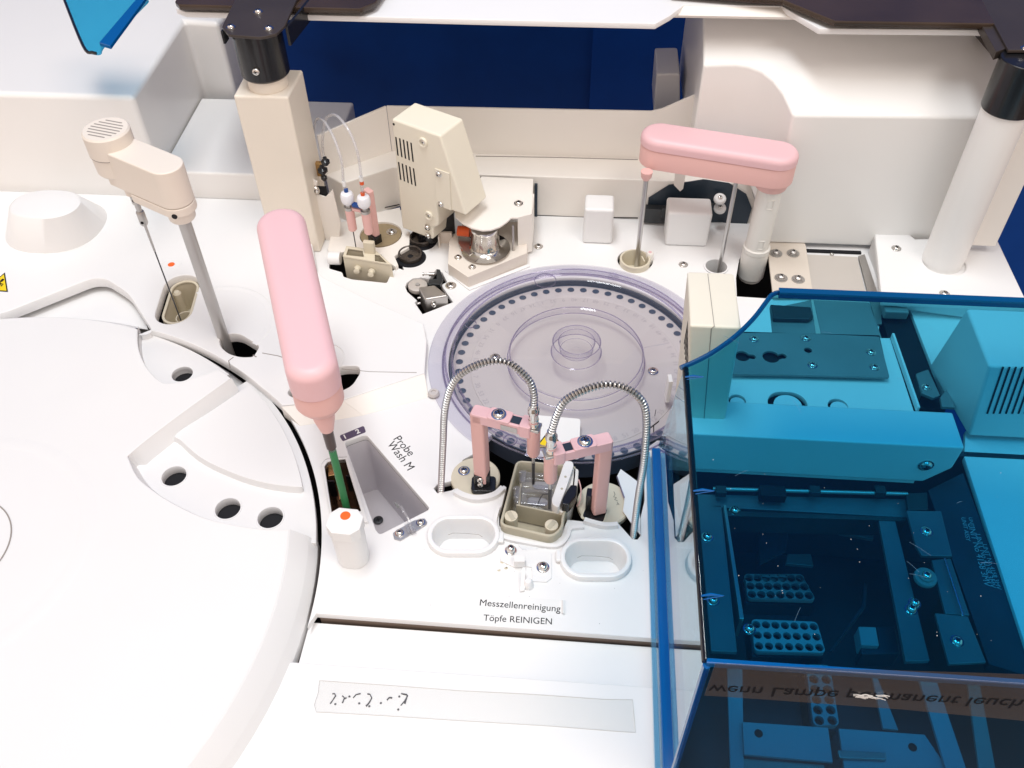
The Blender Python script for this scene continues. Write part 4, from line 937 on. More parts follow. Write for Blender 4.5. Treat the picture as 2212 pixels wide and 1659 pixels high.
# curved guards of the deck in front of the discs
def guard(k, pts, w, z, name):
    c = organic([P(k, x, y, z) for x, y in pts], 5); g = G(); A = []
    for i, p in enumerate(c):
        t = (c[min(i+1, len(c)-1)]-c[max(i-1, 0)]); t = t/np.linalg.norm(t); nn = np.array([-t[1], t[0], 0])
        A.append((p+nn*w/2, p-nn*w/2))
    for (a, b), (c_, d_) in zip(A, A[1:]):
        g.loft([a, b, (*b[:2], -.4), (*a[:2], -.4)], [c_, d_, (*d_[:2], -.4), (*c_[:2], -.4)])
    bmesh.ops.remove_doubles(g.bm, verts=g.bm.verts, dist=.001); return g.build(name, 'white', deck, 0)
guard('H', [(1430, 830), (1500, 868), (1600, 895), (1700, 890), (1800, 860), (1870, 800)], .45, .45, 'disc_guard')
guard('I', [(940, 745), (1000, 765), (1100, 785), (1190, 780)], .35, .45, 'disc_guard')

guard('', [(1077, 1092), (1069, 1125), (1074, 1146), (1090, 1159), (1120, 1167), (1190, 1178), (1214, 1172), (1227, 1155), (1233, 1140), (1262, 1136)], .28, .3, 'tray_guard')
fc_ = thing('folded_card', P('I', 1280, 560, 0), 'white folded plastic sheet with a lilac edge behind the right steel hose', 'sheet')
g = G(); g.prism(PP('I', [(1185, 420), (1212, 368), (1350, 470), (1362, 865), (1300, 790), (1228, 685), (1240, 590)], .3), .2, .3); g.build('sheet_body', 'white', fc_, .03)
g = G(); g.tube([P('I', x, y, .35) for x, y in [(1182, 425), (1238, 585)]], .06, 6); g.build('lilac_edge', 'lidedge', fc_)
# ================================================================== MEASURING CELL TRAY
tr = thing('measuring_tray', P('', 1150, 1090, 0), 'grey-beige open tray with clear cuvette parts and two slotted posts between the pink probes', 'tray')
zr = .9
to = roundpoly([P('I', 425, 300, zr)[:2], P('I', 300, 770, zr)[:2], P('I', 330, 800, zr)[:2], P('I', 700, 885, zr)[:2], P('I', 780, 810, zr)[:2], P('I', 785, 720, zr)[:2], P('I', 860, 560, zr)[:2], P('I', 880, 340, zr)[:2]], .55, 6)
cc = np.mean(to, axis=0); wth = .2
def inset(poly, w):
    P2 = [np.array(p) for p in poly]; n = len(P2); o = []
    ar = sum(P2[i][0]*P2[(i+1) % n][1]-P2[(i+1) % n][0]*P2[i][1] for i in range(n)); s_ = 1 if ar > 0 else -1
    for i in range(n):
        e1 = P2[i]-P2[i-1]; e2 = P2[(i+1) % n]-P2[i]; e1 = e1/(np.linalg.norm(e1)+1e-9); e2 = e2/(np.linalg.norm(e2)+1e-9); n1 = np.array([-e1[1], e1[0]]); n2 = np.array([-e2[1], e2[0]]); v = n1+n2; v /= max(np.dot(v, v)/2, .4)
        o.append(tuple(P2[i]+s_*v*w))
    return o
ti = inset(to, .2)
g = G()
V = [[g.bm.verts.new((*p, z)) for p in poly] for poly, z in ((to, -2), (to, zr-.05), (inset(to, .05), zr), (inset(to, .16), zr), (ti, zr-.05), (ti, -1.6))]
for A, B in zip(V, V[1:]):
    n = len(A)
    for i in range(n): g.face([A[i], A[(i+1) % n], B[(i+1) % n], B[i]])
g.face(V[-1]); g.build('tray_shell', 'rinse', tr, ang=40)
g = G(); a = P('I', 425, 640, zr-.35); b = P('I', 780, 715, zr-.35); dv = np.array(b)-np.array(a); an = math.atan2(dv[1], dv[0]); m_ = (np.array(a)+np.array(b))/2
g.box((m_[0], m_[1], -.4), (np.linalg.norm(dv[:2]), .14, 2.0), an); a2_ = P('I', 480, 480, zr-.35); g.box(((a[0]+a2_[0])/2, (a[1]+a2_[1])/2, -.4), (.14, abs(a2_[1]-a[1]), 2.0)); g.build('divider', 'rinse', tr, .03)
for x, y, an_ in ((385, 722, .55), (690, 790, -.6)):
    c = P('I', x, y, zr-.1); g = G(); g.lathe([(0, -1.9), (.5, -1.9), (.5, 0), (0, 0)], c, n=32)
    ps = g.build('slotted_post', 'cream', tr, .03); g = G(); g.box((c[0], c[1], c[2]+.01), (.34, .78, .06), an_); g.build('slot', 'rinse', ps)
# clear cuvette blocks
for i, (x, y) in enumerate(((600, 470), (560, 590))):
    c = P('I', x, y, .3); g = G(); o_ = rrect(c[0], c[1], 1.45, .75, .2, -.06)
    nm_ = 'cuvette_block'; pb1 = plate(nm_, o_, [stad(c[0]+.25, c[1], .85, .42, -.06, 8)], .55, .8, 'clearcup', tr, .06)
    g = G(); g.box((c[0]-1.3, c[1]+.1, .45), (.45, 1.15, .9), -.06); g.box((c[0]-1.5, c[1]+.35, .6), (.3, .3, .9), -.06); g.build('cuvette_clip', 'clearcup', tr, .06)
    g = G(); g.prism(stad(c[0]+.25, c[1], .80, .38, -.06, 8), -.2, -.1); g.build('cuvette_floor', 'greyrod', tr)
g = G(); g.tube([P('I', x, y, z) for x, y, z in [(580, 650, .3), (605, 590, .7), (625, 560, .8), (660, 556, .8), (672, 562, .8)]], .045, 8); g.build('bent_wire', 'needle', tr)
# white clamp bar and black magnet at the right of the tray
g = G(); q = [P('I', x, y, 1.5) for x, y in [(790, 305), (850, 310), (858, 345), (800, 520), (745, 660), (700, 640), (690, 600), (735, 470)]]; g.prism(roundpoly([p[:2] for p in q], .2), .2, 1.5); g.build('clamp_bar', 'white', tr, .08)
g = G(); q = [P('I', x, y, .9) for x, y in [(855, 360), (895, 370), (890, 470), (840, 640), (770, 700), (740, 680)]]; g.prism(roundpoly([p[:2] for p in q], .2), -1, .9); g.build('clamp_block', 'offwhite', tr, .06)
for x, y in ((795, 428), (768, 518)):
    c = P('I', x, y, 1.5); g = G(); g.lathe([(0, 0), (.1, 0), (.1, .01), (0, .01)], (c[0], c[1], 1.5), n=14); g.build('bar_hole', 'rinse', tr)
g = G(); q = roundpoly([P('I', x, y, 1.75)[:2] for x, y in [(835, 485), (885, 490), (880, 560), (820, 640), (765, 635), (775, 580)]], .15); g.prism(q, .7, 1.75); g.build('magnet', 'black', tr, .1)
g = G(); g.tube(organic([P('I', 895, 450, 1.0), P('I', 912, 520, 1.0), P('I', 905, 610, .6), P('I', 880, 650, .1)], 6), .05, 6); g.build('pink_wire', 'pink2', tr)

# ================================================================== FROSTED CUPS
def cup(c, hl, r, ang, label):
    s = thing('oval_cup', (c[0], c[1], -2), label, 'cup', 'frosted oval cups set in the deck')
    R = [(0, .55, .0), (.12, .62, 0), (-.02+.0, .6, 0)]
    secs = [(hl+.42, .0), (hl+.44, .25), (hl+.36, .5), (hl+.20, .55), (hl+.05, .5), (hl-.05, .2), (hl-.12, -.9), (hl-.35, -1.6)]
    g = G(); V = [[g.bm.verts.new((*p, z)) for p in stad(c[0], c[1], h_, r+(h_-hl), ang, 18)] for h_, z in secs]
    for A, B in zip(V, V[1:]):
        n = len(A)
        for i in range(n): g.face([A[i], A[(i+1) % n], B[(i+1) % n], B[i]])
    g.face(V[-1]); g.build('cup_body', 'frost', s, ang=50)
    g = G(); g.box((c[0]+(hl+.45)*(1 if c[0] < -3 else -1), c[1]-.0, .25), (.5, .9, .35), ang); g.build('grip_tab', 'frost', s, .1)
    g = G(); g.tube([(c[0]+x*math.cos(ang), c[1]+.55+y, -.75) for x, y in [(-1.3, .1), (-1.0, .28), (0, .33), (1.0, .28), (1.3, .1)]], .018, 4); g.build('mould_line', 'seam', s)
cup((-7.42, 37.62), 2.3, 1.32, .07, 'frosted oval cup in the deck at the left, next to the wash pit')
cup((2.38, 36.3), 2.2, 1.32, .07, 'frosted oval cup in the deck at the right, next to the blue cover')

# ---- small white bracket between the cups
bk = thing('catch_bracket', P('I', 500, 1080, 0), 'white painted catch bracket with two steel screws between the frosted cups', 'bracket')
q = [P('I', x, y, .12)[:2] for x, y in [(300, 1010), (330, 965), (420, 990), (650, 965), (692, 1005), (690, 1190), (655, 1220), (545, 1215), (540, 1110), (495, 1100), (400, 1105), (305, 1060)]]
g = G(); g.prism(q, 0, .12); g.build('bracket_plate', 'white', bk, .03)
g = G(); q = [P('I', x, y, .14) for x, y in [(408, 1058), (492, 1060), (490, 1110), (408, 1112)]]; g.prism([p[:2] for p in q], .1, .9)
q = [P('I', 470, 1110, .9), P('I', 492, 1110, .9), P('I', 488, 1285, .2), P('I', 450, 1290, .2)]; g.extr(q, (0, 0, -.12)); g.build('catch_tongue', 'white', bk, .03)
screw(bk, P('I', 383, 985, .14), .33, h=.5); screw(bk, P('I', 625, 1112, .12), .36, h=.4)
g = G(); c = P('I', 520, 955, .05); g.prism([tuple(np.array(c[:2])+np.array([math.cos(a)*(.75+.12*math.sin(3*a)), math.sin(a)*(.36+.08*math.cos(5*a))])) for a in np.linspace(0, 2*PI, 24, endpoint=False)], .0, .05); g.build('glue_blob', 'frost', bk, .02)
bd_ = P('I', 515, 1250, 0); g = G(); g.lathe([(0, .75), (.2, .72), (.33, .5), (.4, 0)], bd_, n=24); g.build('rubber_bump', 'frost', bk)

# labels on the deck
l1 = thing('printed_label', P('I', 455, 1400, .01), 'white paper strip reading Messzellenreinigung with curled ends', 'label')
q = PP('I', [(138, 1315), (780, 1358), (770, 1455), (135, 1412)], .02); g = G(); g.prism(q, 0, .02); g.build('paper_strip', 'paper', l1)
text('lettering', 'Messzellenreinigung', P('I', 148, 1398, .024), P('I', 757, 1446, .024), 'ink', l1)
g = G(); g.loft([P('I', 765, 1360, .03), P('I', 765, 1455, .03), P('I', 768, 1455, .02), P('I', 768, 1360, .02)], [P('I', 775, 1358, .2), P('I', 778, 1460, .2), P('I', 790, 1460, .15), P('I', 790, 1358, .15)]); g.build('curled_end', 'paper', l1)
l2 = thing('printed_label', P('I', 430, 1500, .01), 'white paper label reading Töpfe REINIGEN below the longer label', 'label')
q = PP('I', [(160, 1455), (710, 1480), (705, 1550), (155, 1520)], .02); g = G(); g.prism(q, 0, .02); g.build('paper_strip', 'paper', l2)
text('lettering', 'Töpfe REINIGEN', P('I', 175, 1512, .024), P('I', 692, 1542, .024), 'ink', l2)

# ================================================================== REAR PINK ARM
ra = thing('swing_arm', P('', 1615, 605, 0), 'short pink rounded arm with two steel rods on a beige pole at the rear right', 'probe arm')
rp0 = P('', 1618, 600, 0); z1_ = 9.6; zT = 12.6
ec = np.array(P('', 1672, 322, zT)[:2]); e2 = np.array(P('', 1436, 288, zT)[:2])
ec = np.array(P('', 1676, 352, 11.2)[:2])+np.array([0, -.0]); e2 = np.array(P('', 1426, 313, 11.2)[:2])
ra_r = 1.85
rp0 = (ec[0]+.05, ec[1]-.0, 0)
g = G(); rounded_cover(g, e2, ec, ra_r, ra_r, z1_+1.95, zT, .6, 8); g.build('arm_cover', 'pink', ra, ang=60)
g = G(); rounded_cover(g, e2, ec, ra_r-.05, ra_r-.05, z1_, z1_+1.91, .06, 2); g.build('arm_base', 'pink2', ra, .05)
g = G(); g.lathe([(0, 0), (1.38, 0), (1.5, .3), (1.62, .9), (0, .9)], (ec[0], ec[1], z1_-.85), n=40); g.build('pole_collar', 'pink2', ra, .06)
pole = G().cyl((ec[0], ec[1], -2), (ec[0], ec[1], z1_-.8), 1.12, n=40).build('pole', 'poleplastic', ra)
g = G(); g.lathe([(1.12, 0), (1.3, .05), (1.3, .5), (1.12, .55)], (ec[0], ec[1], 1.4), n=40, closed=True); g.lathe([(1.12, 0), (1.28, .0), (1.28, -3)], (ec[0], ec[1], 1.4), n=40); g.build('pole_sleeve', 'poleplastic', pole)
for zc in (7.4, 2.8):
    g = G(); q = []
    for s_ in (-1, 1): g.box((ec[0]+.1+s_*.28, ec[1]-1.08, zc), (.07, .14, .95))
    g.box((ec[0]+.1, ec[1]-1.08, zc+.48), (.6, .14, .07)); g.box((ec[0]+.1, ec[1]-1.08, zc-.48), (.6, .14, .07)); g.build('latch_clip', 'poleplastic', pole, .02)
for k, (bx, by, tx_, ty_) in enumerate(((1376, 565, 1402, 365), (1554, 580, 1587, 395))):
    b = P('', bx, by, -.6); zt__ = z1_+.1
    g = G(); g.cyl((b[0], b[1], -3), (b[0], b[1], zt__), .24 if k == 0 else .2, n=20); rd = g.build('rod', 'rod', ra)
    if k == 0: g = G(); g.lathe([(0, 0), (.3, 0), (.5, .35), (.55, .9), (0, .9)], (b[0], b[1], z1_-.6), n=26); g.build('rod_socket', 'pink2', ra)

# round wash cup under the left rod
wcup = thing('wash_cup', P('', 1372, 572, 0), 'round cream wash cup with drain nozzle under the left rod of the short pink arm', 'cup')
c = P('', 1372, 560, .55)
g = G(); g.lathe([(1.35, -3), (1.45, -3), (1.5, .1), (1.45, .15), (1.32, .15), (1.28, .0), (1.28, -2)], (c[0], c[1], .5), n=48, closed=False); g.lathe([(0, -1.7), (1.3, -1.7)], (c[0], c[1], .5), n=30); g.build('cup_wall', 'cream', wcup)
g = G(); g.lathe([(0, -1), (.32, -1), (.38, .2), (.3, .38), (0, .42)], (c[0]+1.45, c[1]+.75, .5), n=24); nz = g.build('nozzle', 'offwhite', wcup)
g = G(); g.lathe([(0, 0), (.16, 0), (.16, .02), (0, .02)], (c[0]+1.45, c[1]+.75, .92), n=16); g.build('red_dot', 'pink', nz)
g = G(); g.box((c[0]+.8, c[1]+.2, .1), (.12, .8, .8), .3); g.build('cup_divider', 'cream', wcup)
g = G(); g.lathe([(1.15, 0), (1.2, .05), (1.2, .12), (1.05, .12), (1.05, -2)], (*P('', 1547, 577, 0)[:2], 0), n=40); g.build('hole_collar', 'white', deck)
# two white caps
for k, (b, t, lab) in enumerate((([(1258, 527), (1322, 527)], (1263, 1327, 418, 452), 'narrow white rounded block standing left of the rear pink arm'), ([(1436, 531), (1526, 534)], (1443, 1541, 424, 460), 'wider white rounded block standing between the two rods of the rear pink arm'))):
    bb_ = [P('', *q, 0) for q in b]; yfr = (bb_[0][1]+bb_[1][1])/2
    zt_ = onY('', t[0], t[3], yfr)[2]; xr = [onY('', t[0], t[3], yfr)[0], onY('', t[1], t[3], yfr)[0]]
    dp = P('', t[0], t[2], zt_)[1]-yfr
    wbk = thing('white_block', ((xr[0]+xr[1])/2, yfr, 0), lab, 'block')
    g = G(); g.prism([(bb_[0][0], yfr), (bb_[1][0], yfr), (bb_[1][0], yfr+dp), (bb_[0][0], yfr+dp)], 0, zt_, [(xr[0], yfr), (xr[1], yfr), (xr[1], yfr+dp), (xr[0], yfr+dp)]); g.build('block_shell', 'white', wbk, .28, 4)

# metal plate with four screws + steel tiles behind cover
mp = thing('screw_plate', P('', 1700, 575, 0), 'satin steel plate with four big stepped screws to the right of the beige pole', 'plate')
zmp = .55
q = roundpoly(PP('', [(1656, 518), (1738, 523), (1741, 532), (1757, 640), (1670, 640)], zmp), .2); plate('plate_sheet', q, [], zmp, .25, 'plate2', mp, .03)
for q in [(1676, 548), (1713, 548), (1687, 601), (1724, 604)]:
    c = P('', *q, zmp); g = G(); g.lathe([(0, 0), (.62, 0), (.62, .07), (.48, .08), (.48, .16), (.34, .17), (.34, .3), (.22, .4), (0, .42)], c, n=32); s_ = g.build('screw', 'steel', mp, ang=40)
    g = G(); g.box((c[0], c[1], zmp+.42), (.3, .06, .04), .5); g.box((c[0], c[1], zmp+.424), (.06, .3, .04), .5); g.build('cross_slot', 'ink', s_)
st = thing('steel_tile', P('', 1800, 590, 0), 'flat satin steel sheet lying between the screw plate and the white plinth', 'sheet')
plate('sheet', PP('', [(1738, 549), (1852, 555), (1900, 760), (1768, 760)], .3), [], .3, .2, 'plate', st, .02)
plate('edge_strip', PP('', [(1854, 553), (1868, 549), (1902, 650), (1905, 700), (1893, 700)], .32), [], .32, .2, 'steel', st, .02)
screw(st, P('C', 975, 1640, .3), .2, washer=False)
g = G(); g.box((P('', 1800, 545, .1)[0], P('', 1800, 544, .1)[1], .12), (5.4, .35, .2)); g.build('dark_gap', 'ink', st)

# ================================================================== TILTED VENTED BOX
vb_ = thing('vented_box', P('', 905, 500, 0), 'tall beige box leaning to the right with two rows of dark vent slots', 'instrument head')
pl0 = P('', 868, 494, 1.5); zv = Zat(pl0, '', 845, 253)
A_ = np.array(P('', 845, 255, zv)); Bq = np.array(P('', 951, 292, zv)); u_ = Bq-A_; u_[2] = 0; u_ /= np.linalg.norm(u_); nv = np.array([u_[1], -u_[0], 0.])
Dq = np.array(P('', 998, 253, zv)); dep = Dq-Bq; dlen = abs(np.dot(dep, nv)); vv = -nv*dlen
def onV(k, x, y, off=0.): return tuple(onplane(k, x, y, A_+nv*off, nv))
prof_ = [(332, 768), (648, 880), (818, 1400), (728, 1368), (632, 1330), (636, 1465), (602, 1478), (602, 1555), (402, 1480)]
g = G(); g.extr([onV('B', x, y) for x, y in prof_], vv*1.0); g.build('box_shell', 'beige', vb_, .22, 3)
g = G(); fr_, fl_ = np.array(onV('B', 332, 768)), np.array(onV('B', 648, 880))
# vents
g = G()
for x0, x1, y0, y1 in [(362, 376, 888, 1008), (387, 401, 896, 1018), (411, 425, 905, 1028), (435, 449, 915, 1038), (460, 474, 925, 1048), (380, 394, 1050, 1165), (404, 418, 1060, 1175), (428, 442, 1070, 1185), (452, 466, 1080, 1195), (476, 490, 1090, 1205)]:
    a, b = np.array(onV('B', x0, y0)), np.array(onV('B', x1, y1)); w_ = u_*.085
    g.extr([a-w_, a+w_, b+w_, b-w_], nv*.012)
g.build('vent_slots', 'ink', vb_)
for x, y, r_ in ((540, 920, .46), (578, 1395, .46)):
    c = np.array(onV('B', x, y)); g = G(); g.lathe([(0, .03), (r_*.6, .03), (r_*.7, .22), (r_, .22), (r_*1.02, 0)], tuple(c), tuple(nv), 28); b_ = g.build('boss', 'beige', vb_); screw(b_, tuple(c+nv*.03), .2, tuple(nv), False, h=.12)
g = G(); q = [onV('B', x, y) for x, y in [(615, 1088), (712, 1122), (724, 1362), (630, 1325)]]; g.extr(q, nv*.1); g.build('side_plate', 'beige', vb_, .04)
for x, y in ((645, 1125), (658, 1320), (570, 1470), (574, 1525)): screw(vb_, tuple(np.array(onV('B', x, y))+nv*.1), .26, tuple(nv))
g = G(); c = onV('B', 348, 805); g.lathe([(0, 0), (.13, 0), (.12, .02), (0, .02)], c, tuple(nv), 14); g.build('small_hole', 'ink', vb_)
g = G(); c = np.array(onV('B', 500, 1450)); cc_ = c-nv*1.4; g.cyl((cc_[0], cc_[1], -1), (cc_[0], cc_[1], 2.6), 1.05, n=28); g.build('drive_shaft', 'black', vb_)

# ports beside it
for k, (x, y, lab) in enumerate(((1125, 560, 'dark round port partly under the foot of the tilted vented box'), (1022, 712, 'dark round magnet port with a centre hole in front of the tilted vented box'))):
    c = P('E', x, y, .0); pt = thing('round_port', (c[0], c[1], -.5), lab, 'port', 'dark round ports in the deck')
    g = G(); g.lathe([(0, .06), (1.52, .06), (1.55, 0), (1.55, -.2)], (c[0], c[1]-.1, .0), n=44); g.build('recess', 'ink', pt)
    g = G(); g.lathe([(.28, .1), (.95, .14), (1.02, .5), (1.08, .56), (1.16, .56), (1.2, .5), (1.2, .05)], (c[0]-.05, c[1]+.02, .03), n=44); g.lathe([(.28, .1), (.27, -.2)], (c[0]-.05, c[1]+.02, .03), n=20); g.build('port_ring', 'magnet', pt)
    g = G(); g.cyl((c[0]-.05, c[1], .03), (c[0]-.05, c[1], .1), .27, n=18); g.build('port_hole', 'ink', pt)

# ================================================================== SPIN MIXER under the hood
mx_ = thing('mixer_station', P('', 1060, 560, 0), 'polished steel spindle on a beige block under a white sheet hood', 'mixer')
zbk = 1.4
bt = [P('E', x, y, zbk)[:2] for x, y in [(1375, 560), (1362, 770), (1548, 895), (2092, 672), (2110, 380), (1500, 400)]]
g = G(); g.prism(bt, -.2, zbk); g.build('mixer_base', 'beige2', mx_, .06)
for x, y in ((1457, 715), (1587, 805), (1765, 735)): screw(mx_, P('E', x, y, zbk), .28)
hp = [(1041, 381), (1152, 386), (1149, 462), (1118, 470), (1104, 470), (1096, 478), (1080, 489), (1060, 496), (1042, 497), (1020, 492), (1000, 482), (984, 468), (980, 430)]
hq = [P('', x, y, zl+.05)[:2] for x, y in hp]; plate('hood_sheet', hq, [], zl+.05, .2, 'offwhite', mx_, .03)
g = G(); a, b = P('', 1118, 471, zl), P('', 1149, 463, zl); g.prism([a[:2], b[:2], (b[0], b[1]+3.6), (b[0]-.15, b[1]+3.6), (b[0]-.18, b[1]+.1), (a[0]+.1, a[1]+.15)], .3, zl-.1); g.build('hood_side', 'offwhite', mx_, .03)
screw(mx_, P('B', 1157, 1318, zl+.1), .34)
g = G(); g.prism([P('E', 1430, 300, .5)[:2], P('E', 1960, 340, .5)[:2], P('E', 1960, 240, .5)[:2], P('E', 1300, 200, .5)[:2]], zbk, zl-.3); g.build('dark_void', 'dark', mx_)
g = G(); s0 = P('E', 1708, 610, 2.0); s0 = (s0[0], s0[1]+.15)
g.lathe([(0, 1.6), (2.38, 1.62), (2.42, 1.7), (1.6, 1.8), (1.42, 1.95), (1.36, 3.9), (1.42, 4.0), (1.42, 4.3), (.6, 4.35), (0, 4.35)], (*s0, 0), n=60); g.build('spindle', 'chrome', mx_, ang=35)
g = G(); q = [P('E', x, y, 1.85) for x, y in [(1455, 520), (1540, 510), (1600, 560), (1560, 600), (1640, 650), (1560, 690), (1500, 640), (1460, 580)]]; g.prism([p[:2] for p in q], 1.72, 1.82); g.build('vane', 'steel', mx_)
g = G(); c = P('E', 1510, 470, 2.7); g.cyl((c[0]-.6, c[1], c[2]), (c[0]+.6, c[1]-.1, c[2]), .5, n=24)
for i in range(4): g.lathe([(.5, 0), (.54, .04), (.5, .08)], (c[0]-.45+i*.28, c[1], c[2]), (1, -.1, 0), 24)
g.build('coil', 'orange2', mx_)
g = G(); c = P('E', 1340, 380, 2.0); g.box((c[0], c[1], 2.2), (1.6, 1.4, 3.0), .4); g.build('motor_block', 'darkmetal', mx_, .1)
g = G(); c = P('E', 1340, 540, .8); g.box((c[0], c[1]+.4, .6), (1.3, .3, 1.5), .0); g.box((c[0]-.6, c[1], .6), (.15, 1.0, 1.5)); g.build('corner_bracket', 'beige2', mx_, .05)
g = G(); a = P('E', 1965, 650, zbk); g.cyl((a[0], a[1], zbk), (a[0], a[1], zl-.4), .12, n=14); g.build('steel_pin', 'steel', mx_)
g = G(); cs = [P('E', x, y, .12)[:2] for x, y in [(1335, 835), (1560, 1015), (2120, 795), (2110, 770), (1560, 985), (1345, 810)]]; g.prism(cs, 0, .14); g.build('base_lip', 'white', mx_, .03)

# ================================================================== GEAR LATCH
gl_ = thing('gear_latch', P('', 925, 630, 0), 'small steel latch with round washer and block in a dark cut-out beside the rotor', 'latch')
c = P('E', 1085, 965, .1); g = G(); g.lathe([(.22, .1), (.72, .12), (.92, .06), (.95, -.1), (.95, -.3)], (c[0], c[1], .0), n=36); g.build('washer', 'plate', gl_)
g = G(); g.cyl((c[0], c[1], -.2), (c[0], c[1], .2), .2); g.build('washer_pin', 'greyrod', gl_)
g = G(); tp_ = [P('E', x, y, 1.0)[:2] for x, y in [(1090, 985), (1240, 965), (1365, 1065), (1155, 1100)]]; g.prism(tp_, -1.2, 1.0); g.build('latch_block', 'steel', gl_, .15, 3)
c = P('E', 1235, 1155, .15); screw(gl_, (c[0], c[1]-.05, c[2]+.1), .25, (0, -1, .3), False)
for (x, y) in ((1110, 1085), (1108, 1135)): c = P('E', x, y, .3); g = G(); g.cyl(c, (c[0]-.25, c[1]-.1, c[2]), .12); g.build('rivet', 'steel', gl_)
a, b = P('E', 1130, 868, .7), P('E', 1290, 870, .7); g = G(); g.lathe([(0, 0), (.17, 0), (.17, .12), (.11, .15), (.1, .6), (.2, .62), (.2, 1.15), (0, 1.2)], a, np.array(b)-np.array(a), 18); g.build('pin', 'steel', gl_)
g = G(); q = [P('E', x, y, .6) for x, y in [(1255, 815), (1290, 820), (1320, 900), (1290, 960), (1235, 955), (1180, 960), (1190, 910), (1260, 905)]]; g.prism([p[:2] for p in q], .1, .55); g.build('lever', 'darkmetal', gl_, .05)
screw(deck, P('E', 1390, 975, .0), .42)
for q in [('', 1163, 533), ('', 1476, 572)]: screw(deck, P(*q, 0), .36)

# ================================================================== TWIN WASH PROBE
tw = thing('twin_wash_probe', P('', 800, 540, 0), 'pair of thin wash needles in pink holders with milky round caps and clear tubes', 'probe')
pbt = P('E', 700, 560, .2); zpt = Zat(pbt, 'E', 640, 90)
g = G(); g.prism(rrect(pbt[0], pbt[1], .5, .32, .15, -.7), .2, zpt); g.build('pole', 'pink2', tw, .06)
g = G(); g.prism(rrect(pbt[0]-.05, pbt[1]-.05, .65, .45, .15, -.7), -.1, 1.1); g.build('pole_clamp', 'black', tw, .05)
ne = []
for i, (bx, by, hx_, hy_, cx1, cy1) in enumerate(((528, 690, 485, 460, 432, 270), (672, 722, 640, 490, 600, 300))):
    b = P('E', bx, by, .3); za, zc_ = Zat(b, 'E', hx_, hy_), Zat(b, 'E', cx1, cy1); ne.append((b, zc_))
    g = G(); g.cyl((b[0], b[1], .3), (b[0], b[1], za+.1), .055, n=10); g.build('needle', 'needle', tw)
    g = G(); g.lathe([(0, 0), (.33, 0), (.42, .12), (.44, zc_-za)], (b[0], b[1], za), n=26); g.lathe([(0, zc_-za), (.44, zc_-za)], (b[0], b[1], za), n=26); g.build('needle_holder', 'pink2', tw)
    g = G(); g.lathe([(0, 0), (.46, 0), (.46, .3), (.3, .32), (.25, .7), (0, .7)], (b[0], b[1], zc_), n=26); g.build('metal_neck', 'steel', tw)
    g = G(); g.lathe([(0, 0), (.35, 0), (.58, .22), (.64, .45), (.64, .95), (.55, 1.2), (.3, 1.35), (0, 1.38)], (b[0], b[1], zc_+.6), n=30); g.build('milky_cap', 'milky', tw)
    g = G(); g.cyl((b[0], b[1], zc_+1.9), (b[0], b[1], zc_+2.25), .2); g.build('colour_band', 'bluelabel' if i == 0 else 'orange2', tw)
(b1, zc1), (b2, zc2) = ne; zb1 = (zc1+zc2)/2
g = G(); dx = np.array(b2[:2])-np.array(b1[:2]); an = math.atan2(dx[1], dx[0]); m_ = (np.array(b1[:2])+np.array(b2[:2]))/2; g.box((m_[0], m_[1], zb1+.15), (np.linalg.norm(dx), .4, .35), an); g.box(((b2[0]+pbt[0])/2, (b2[1]+pbt[1])/2, zb1+.1), (1.6, .4, .35), math.atan2(pbt[1]-b2[1], pbt[0]-b2[0])); g.build('bridge', 'pink2', tw, .06)
g = G(); g.box((m_[0]+.1, m_[1]-.1, zb1+.7), (.95, .5, .3), an); g.build('blue_clip', 'bluelabel', tw, .04)
# clear tubes arching back to the post
for i, ((b, zc_), path) in enumerate(zip(ne, ([(742, 395), (738, 350), (722, 300), (700, 262), (684, 258), (678, 290), (688, 345), (698, 372)], [(779, 372), (772, 330), (755, 285), (730, 252), (712, 249), (700, 268), (697, 320), (703, 350)]))):
    pe = (-24.9, 74.6, 0); pn = np.array([-(pe[1]-b[1]), pe[0]-b[0], 0.])
    pts = [(b[0], b[1], zc_+2.1)]+[tuple(onplane('', x, y, b, pn)) for x, y in path]
    g = G(); g.tube(organic(pts, 8), .13, 8); g.build('clear_tube', 'tube', tw)
    g = G(); pm = np.array(pts[0])*.4+np.array(pts[1])*.6; g.cyl(tuple(pm-np.array([0, 0, .0])), tuple(pm+np.array([0, 0, .5])), .19, n=16)
    tg_ = g.build('tube_tag', 'paper', tw); 
    if i: g = G(); g.cyl(tuple(pm-np.array([0, 0, .35])), tuple(pm-np.array([0, 0, .02])), .2, n=16); g.build('red_band', 'orange2', tg_)
# brown connectors with black nuts on the side of the post
cn = thing('tube_connector', (-24.6, 72.4, 4), 'small brown fitting with black tube nuts on the right side of the beige post', 'connector')
for (x, y, r_) in ((703, 350, .42), (697, 368, .5), (700, 384, .3)):
    p = onplane('', x, y, b1, pn); g = G(); g.lathe([(0, -.3), (r_*.6, -.3), (r_*.6, -.1), (r_, -.1), (r_, .15), (r_*.5, .3), (r_*.5, .5), (0, .5)], tuple(p), (0, 0, 1), 10); g.build('tube_nut', 'black', cn)
p = onplane('', 690, 365, b1, pn); g = G(); g.box(tuple(p+np.array([-.3, .5, -.3])), (.9, .5, 1.5)); g.build('fitting_block', 'brass', cn, .08)
